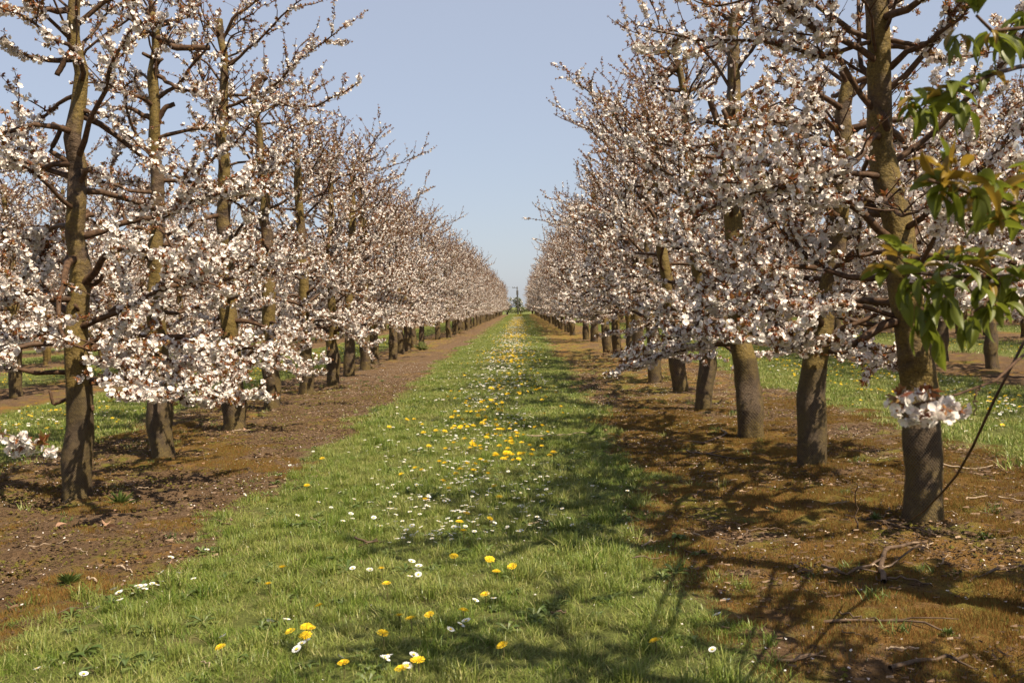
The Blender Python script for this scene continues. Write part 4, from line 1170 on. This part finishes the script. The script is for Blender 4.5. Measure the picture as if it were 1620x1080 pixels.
stick([(1340, 822), (1400, 833), (1440, 835), (1480, 858)], .010, .006, "dead branch lying at the foot of the nearest right trunk", forks=2)
stick([(1372, 828), (1398, 818), (1408, 806)], .009, .005, "stubby twig leaning left of the nearest right trunk", name="fallen_twig")
stick([(1356, 842), (1354, 800, .17), (1355, 762, .36)], .006, .003, "thin twig standing upright in the soil left of the nearest right trunk", name="upright_twig")
stick([(1080, 700), (1110, 706), (1150, 690), (1140, 678)], .018, .010, "forked dead branch in a brown heap before the second right trunk", forks=2)
stick([(1085, 712), (1130, 728), (1180, 730)], .012, .006, "dark dead branch on the heap of prunings right of the lane", forks=2)
stick([(1190, 745), (1225, 735), (1255, 724)], .008, .005, "thin branch lying before the foot of the second right trunk", forks=1)
stick([(560, 862), (580, 866), (607, 859)], .009, .006, "short brown stick lying in the grass at the left of the lane", M_stick, "fallen_twig", .04)
stick([(835, 699), (870, 698), (932, 692)], .008, .004, "long bleached stick lying across the shaded side of the lane", M_pstick, "fallen_twig", .05)
stick([(1490, 742), (1530, 743), (1570, 742)], .008, .005, "pale stick on the soil right of the nearest right trunk", M_pstick, "fallen_twig")
stick([(1000, 892), (1040, 888), (1070, 878)], .006, .003, "thin stick half in the grass at the right edge of the lane", M_stick, "fallen_twig", .04)
stick([(1010, 868), (1030, 862), (1050, 862)], .008, .006, "pale bark strip lying at the right edge of the lane", M_pstick, "fallen_twig", .03)
stick([(1535, 925), (1565, 915), (1620, 898)], .008, .005, "straight twig at the right edge on brown soil", name="fallen_twig")
tw = []
for (x0, x1, y0, y1, n) in ((1.0, 4.9, 4.2, 14, 80), (-5.6, -2.4, 5.2, 14, 55), (1.0, 4.6, 14, 30, 26), (-5.4, -2.2, 14, 30, 20), (-1.6, .8, 4.4, 9, 7)):
    for _ in range(n):
        x, y = rnd.uniform(x0, x1), rnd.uniform(y0, y1); a = rnd.gauss(0, .9); L = rnd.uniform(.06, .30); r = rnd.uniform(.0025, .007)
        P_ = [(x + math.cos(a) * L * f, y + math.sin(a) * L * f + .05 * L * math.sin(f * 3), float(gz(x + math.cos(a) * L * f, y + math.sin(a) * L * f)) + r + .008 + rnd.uniform(0, .006)) for f in (0, .5, 1)]
        if x1 < -1 : lab, g_ = "dry twig fallen on the bare soil under the left row", "fallen twigs under the left row"
        elif x0 < 0: lab, g_ = "dry twig fallen in the short grass of the lane", "fallen twigs in the lane"
        elif y < 14: lab, g_ = "dry twig fallen on the near moss under the right row", "fallen twigs on the near moss"
        else: lab, g_ = "dry twig on the bare strip farther along the right row", "fallen twigs farther along the right row"
        stick(P_, r, r * .6, lab, M_stick if rnd.random() < .6 else M_pstick, "fallen_twig", 0, g_, world=True)
# curled dead leaves
def deadleaf(a, b, s_, label, grp=None, xy=None):
    if xy is None: h_ = hit(a, b); xy = (h_[0], h_[1])
    V = []; 
    for i in range(5):
        t_ = i / 4; w_ = math.sin(t_ * PI) * .32 + .03; zc = .25 * math.sin(t_ * 2.6)
        V += [(t_ - .5, -w_, zc + w_ * .6), (t_ - .5, 0, zc - .02), (t_ - .5, w_, zc + w_ * .5)]
    T = []
    for i in range(4):
        for j in range(2): q = i * 3 + j; T += [(q, q + 3, q + 4), (q, q + 4, q + 1)]
    o = link("dead_leaf", mesh_np("dead_leaf", np.array(V) * s_, T, M_dleaf, None, True), None, (xy[0], xy[1], float(gz(*xy)) + .012)); o.rotation_euler = (rnd.gauss(0, .3), rnd.gauss(0, .3), rnd.uniform(0, 6.28))
    tag(o, label, "leaf", grp)
deadleaf(165, 828, .10, "curled reddish dead leaf standing in front of the nearest left trunk")
deadleaf(175, 840, .09, "flat reddish dead leaf beside the curled one by the nearest left trunk")
deadleaf(98, 836, .09, "pale dead leaf lying left of the nearest left trunk")
for _ in range(46):
    left = rnd.random() < .5
    x = rnd.uniform(-5.4, -2.1) if left else rnd.uniform(.9, 4.8); y = rnd.uniform(4.4, 16)
    deadleaf(0, 0, rnd.uniform(.03, .065), "small tan dead leaf on the ground under the %s row" % ("left" if left else "right"), "dead leaves under the %s row" % ("left" if left else "right"), (x, y))

# ------------------------------------------------------------------ green leafy boughs and low sprays of the out-of-frame trees
def big_leaf(L, droop, fold, wfac=.21):
    n = 7; V = []
    x = z = 0.0; ang = 0.15
    for i in range(n):
        t_ = i / (n - 1); w_ = L * wfac * (math.sin(min(1, t_ * 1.02) ** .8 * PI) ** .8 if 0 < t_ < 1 else .02)
        V += [(x, -w_, z + w_ * fold), (x, -w_ * .5, z + w_ * fold * .62), (x, 0, z), (x, w_ * .5, z + w_ * fold * .62), (x, w_, z + w_ * fold)]
        x += math.cos(ang) * L / (n - 1); z += math.sin(ang) * L / (n - 1); ang -= droop / (n - 1)
    T = []
    for i in range(n - 1):
        for j in range(4): q = i * 5 + j; T += [(q, q + 5, q + 6), (q, q + 6, q + 1)]
    return np.array(V), np.array(T)
rnd.seed(61)
LG = []; LA = []
for k in range(7):
    V, T = big_leaf(rnd.uniform(.075, .105), rnd.uniform(.3, 1.3), rnd.uniform(.2, .9), .19); LG.append(mesh_np("leaf", V, T, M_green, None, True))
for k in range(5):
    V, T = big_leaf(rnd.uniform(.055, .09), rnd.uniform(.1, 1.2), rnd.uniform(.5, 1.2), .17); LA.append(mesh_np("leaf", V, T, M_amber, None, True))
leafy_root = OUT[0][0]; left_root = OUT[1][0]
def bough(root, px, r0, r1, mat=M_limb):
    c = np.array(root.location); pts = []
    for q in px:
        if len(q) == 4: pts.append(np.array(q[:3]) - c)
        else: pts.append(P(q[0], q[1], q[2]) - c)
    Q = np.array(pts); seg = np.concatenate([[0], np.cumsum(np.linalg.norm(np.diff(Q, axis=0), axis=1))]); n = 16
    tt = np.linspace(0, seg[-1], n); A = np.array([[np.interp(t_, seg, Q[:, k]) + (rnd.gauss(0, .004) if 0 < i < n - 1 else 0) for k in range(3)] for i, t_ in enumerate(tt)])
    t = Tubes(); t.add([tuple(a) for a in A], list(np.linspace(r0, r1, n)), 8, True)
    V, T = t.build(); o = link("branch", mesh_np("branch", V, T, mat, None, True), root)
    return o, A
def put_leaf(parent, pos, mesh, yaw, pitch, roll, s_=1.0):
    o = bpy.data.objects.new("leaf", mesh); S.collection.objects.link(o); o.parent = parent; o.location = tuple(pos)
    o.rotation_euler = (roll, pitch, yaw); o.scale = (s_, s_, s_)
def whorl(parent, c, root, px, py, d, n, amber, down, spread=.012, s_=1.0):
    p0 = P(px, py, d) - np.array(root.location)
    a0 = rnd.uniform(0, 6.28); n += 3
    for k in range(n):
        am = rnd.random() < amber * .9 + .06
        yaw = a0 + k * 6.28 / n + rnd.gauss(0, .3)
        put_leaf(parent, p0 + np.array([rnd.gauss(0, spread), rnd.gauss(0, spread), rnd.gauss(0, spread)]), (rnd.choice(LA) if am else rnd.choice(LG)), yaw, down + rnd.gauss(0, .35), rnd.gauss(0, .5), s_ * rnd.uniform(.65, 1.05))
# lowest bough
tx, ty_ = rb0[0], rb0[1]
o, A = bough(leafy_root, [(tx, ty_, 1.95, 0), (1720, 400, 3.3), (1640, 436, 2.8), (1560, 440, 2.6), (1480, 436, 2.5), (1395, 425, 2.45)], .013, .004)
for (a, b, d, n, am, dn_) in ((1395, 425, 2.45, 5, .4, .3), (1425, 400, 2.5, 6, .5, -.3), (1440, 450, 2.48, 6, .0, .9), (1455, 490, 2.5, 5, 0, 1.2), (1480, 440, 2.5, 6, .1, .7), (1500, 470, 2.5, 5, 0, 1.1), (1520, 430, 2.55, 6, .3, .3), (1535, 500, 2.55, 5, 0, 1.2),
                              (1560, 445, 2.6, 6, .1, .7), (1575, 480, 2.6, 5, 0, 1.1), (1595, 430, 2.62, 6, .1, .5), (1615, 460, 2.7, 6, 0, .9), (1565, 410, 2.6, 4, .1, -.4), (1500, 408, 2.55, 5, .2, -.2), (1640, 430, 2.7, 5, .1, .6), (1470, 520, 2.5, 3, .0, 1.2)):
    whorl(o, None, leafy_root, a, b, d, n, am, dn_)
ob, A = bough(leafy_root, [(1500, 436, 2.52), (1495, 470, 2.52), (1480, 515, 2.5)], .004, .002)
ob, A = bough(leafy_root, [(1580, 440, 2.62), (1570, 470, 2.6), (1535, 500, 2.55)], .004, .002)
# middle bough, amber young leaves catching the light
o, A = bough(leafy_root, [(tx, ty_, 2.2, 0), (1730, 360, 3.2), (1640, 335, 2.6), (1560, 315, 2.4), (1500, 292, 2.3), (1470, 285, 2.28)], .012, .004)
for (a, b, d, n, am, dn_) in ((1487, 290, 2.3, 6, .7, -.2), (1495, 300, 2.3, 5, .2, .9), (1520, 285, 2.32, 6, .7, .0), (1535, 310, 2.35, 5, .1, 1.0), (1560, 290, 2.4, 5, .5, .0), (1590, 300, 2.45, 6, .5, .2), (1605, 330, 2.5, 6, .2, .5), (1570, 340, 2.4, 4, .3, .4), (1620, 280, 2.5, 6, .4, .1), (1500, 270, 2.3, 3, .9, -1.0)):
    whorl(o, None, leafy_root, a, b, d, n, am, dn_)
# upper boughs, dark against the sky
o, A = bough(leafy_root, [(tx, ty_, 2.9, 0), (1720, 80, 3.6), (1640, 100, 3.2), (1560, 120, 3.0), (1500, 150, 2.9), (1435, 158, 2.85)], .018, .004)
for (a, b, d, n, am, dn_) in ((1440, 158, 2.85, 6, .25, .6), (1465, 175, 2.87, 5, .0, 1.1), (1500, 140, 2.9, 4, .1, .5), (1520, 165, 2.92, 5, 0, 1.1), (1560, 115, 3.0, 4, 0, .8), (1475, 150, 2.9, 3, .5, -.2)):
    whorl(o, None, leafy_root, a, b, d, n, am, dn_)
o, A = bough(leafy_root, [(tx, ty_, 3.0, 0), (1720, 20, 3.4), (1640, 40, 3.0), (1570, 48, 2.9), (1520, 52, 2.85), (1545, 25, 2.85)], .016, .004)
for (a, b, d, n, am, dn_) in ((1520, 52, 2.85, 5, .1, .9), (1545, 20, 2.85, 4, .3, -.6), (1565, 50, 2.9, 4, 0, 1.1), (1595, 48, 2.95, 6, 0, 1.0), (1610, 60, 3.0, 5, 0, 1.1), (1625, 30, 3.0, 5, .1, .5)):
    whorl(o, None, leafy_root, a, b, d, n, am, dn_)
# bare arching twig and the low white spray
bough(leafy_root, [(tx, ty_, 1.35, 0), (1700, 470, 3.7), (1625, 530, 3.3), (1590, 590, 3.2), (1560, 660, 3.3), (1520, 740, 3.6), (1470, 800, 4.2), (1442, 822, 4.9)], .0062, .0035)
o, A = bough(leafy_root, [(tx, ty_, 1.40, 0), (1700, 500, 3.6), (1620, 560, 3.0), (1570, 598, 2.8), (1510, 628, 2.7), (1450, 640, 2.65), (1425, 645, 2.65)], .009, .003)
def spray(parent, root, px, dep, n, jx, jy, kinds, s_=1.0):
    for _ in range(n):
        t_ = rnd.random(); i = t_ * (len(px) - 1); a = int(min(i, len(px) - 2)); f = i - a
        X = px[a][0] * (1 - f) + px[a + 1][0] * f + rnd.uniform(-jx, jx); Y = px[a][1] * (1 - f) + px[a + 1][1] * f + rnd.uniform(-jy * .2, jy)
        p = P(X, Y, dep + rnd.uniform(-.05, .05)) - np.array(root.location)
        ty = rnd.choice(kinds); q = bpy.data.objects.new("blossom_cluster" if ty != 'L' else "leaf_tuft", CLM[ty][rnd.randrange(len(CLM[ty]))])
        S.collection.objects.link(q); q.parent = parent; q.location = tuple(p); q.scale = (s_, s_, s_); fr = frame((rnd.gauss(0, .5), rnd.gauss(0, .5) - .3, -.8 if ty != 'L' else .8)); q.rotation_euler = Matrix([[fr[r][c] for c in range(3)] for r in range(3)]).to_euler()
spray(o, leafy_root, [(1420, 635), (1455, 650), (1485, 645), (1505, 640)], 2.66, 13, 5, 14, 'FMMM', .72)
spray(o, leafy_root, [(1500, 640), (1548, 652)], 2.7, 4, 3, 6, 'MMM', .68)
spray(o, leafy_root, [(1415, 620), (1440, 630), (1470, 618)], 2.66, 5, 6, 6, 'LLB', .9)
bough(leafy_root, [(1548, 612, 2.77), (1540, 640, 2.72), (1545, 655, 2.7)], .003, .0015)
# low twig from the left
o, A = bough(left_root, [(lb0[0], lb0[1], 1.25, 0), (-120, 640, 4.6), (-20, 680, 4.3), (30, 690, 4.25), (60, 702, 4.25)], .012, .003)
spray(o, left_root, [(-10, 680), (25, 695), (40, 690)], 4.25, 14, 9, 16, 'FMMM', .8)
spray(o, left_root, [(58, 705), (80, 705)], 4.25, 3, 4, 8, 'MF', .75)
spray(o, left_root, [(50, 695), (75, 700)], 4.25, 3, 6, 5, 'L', 1.1)
print("objects", len(S.objects), "tris", sum(len(m.polygons) for m in bpy.data.meshes))
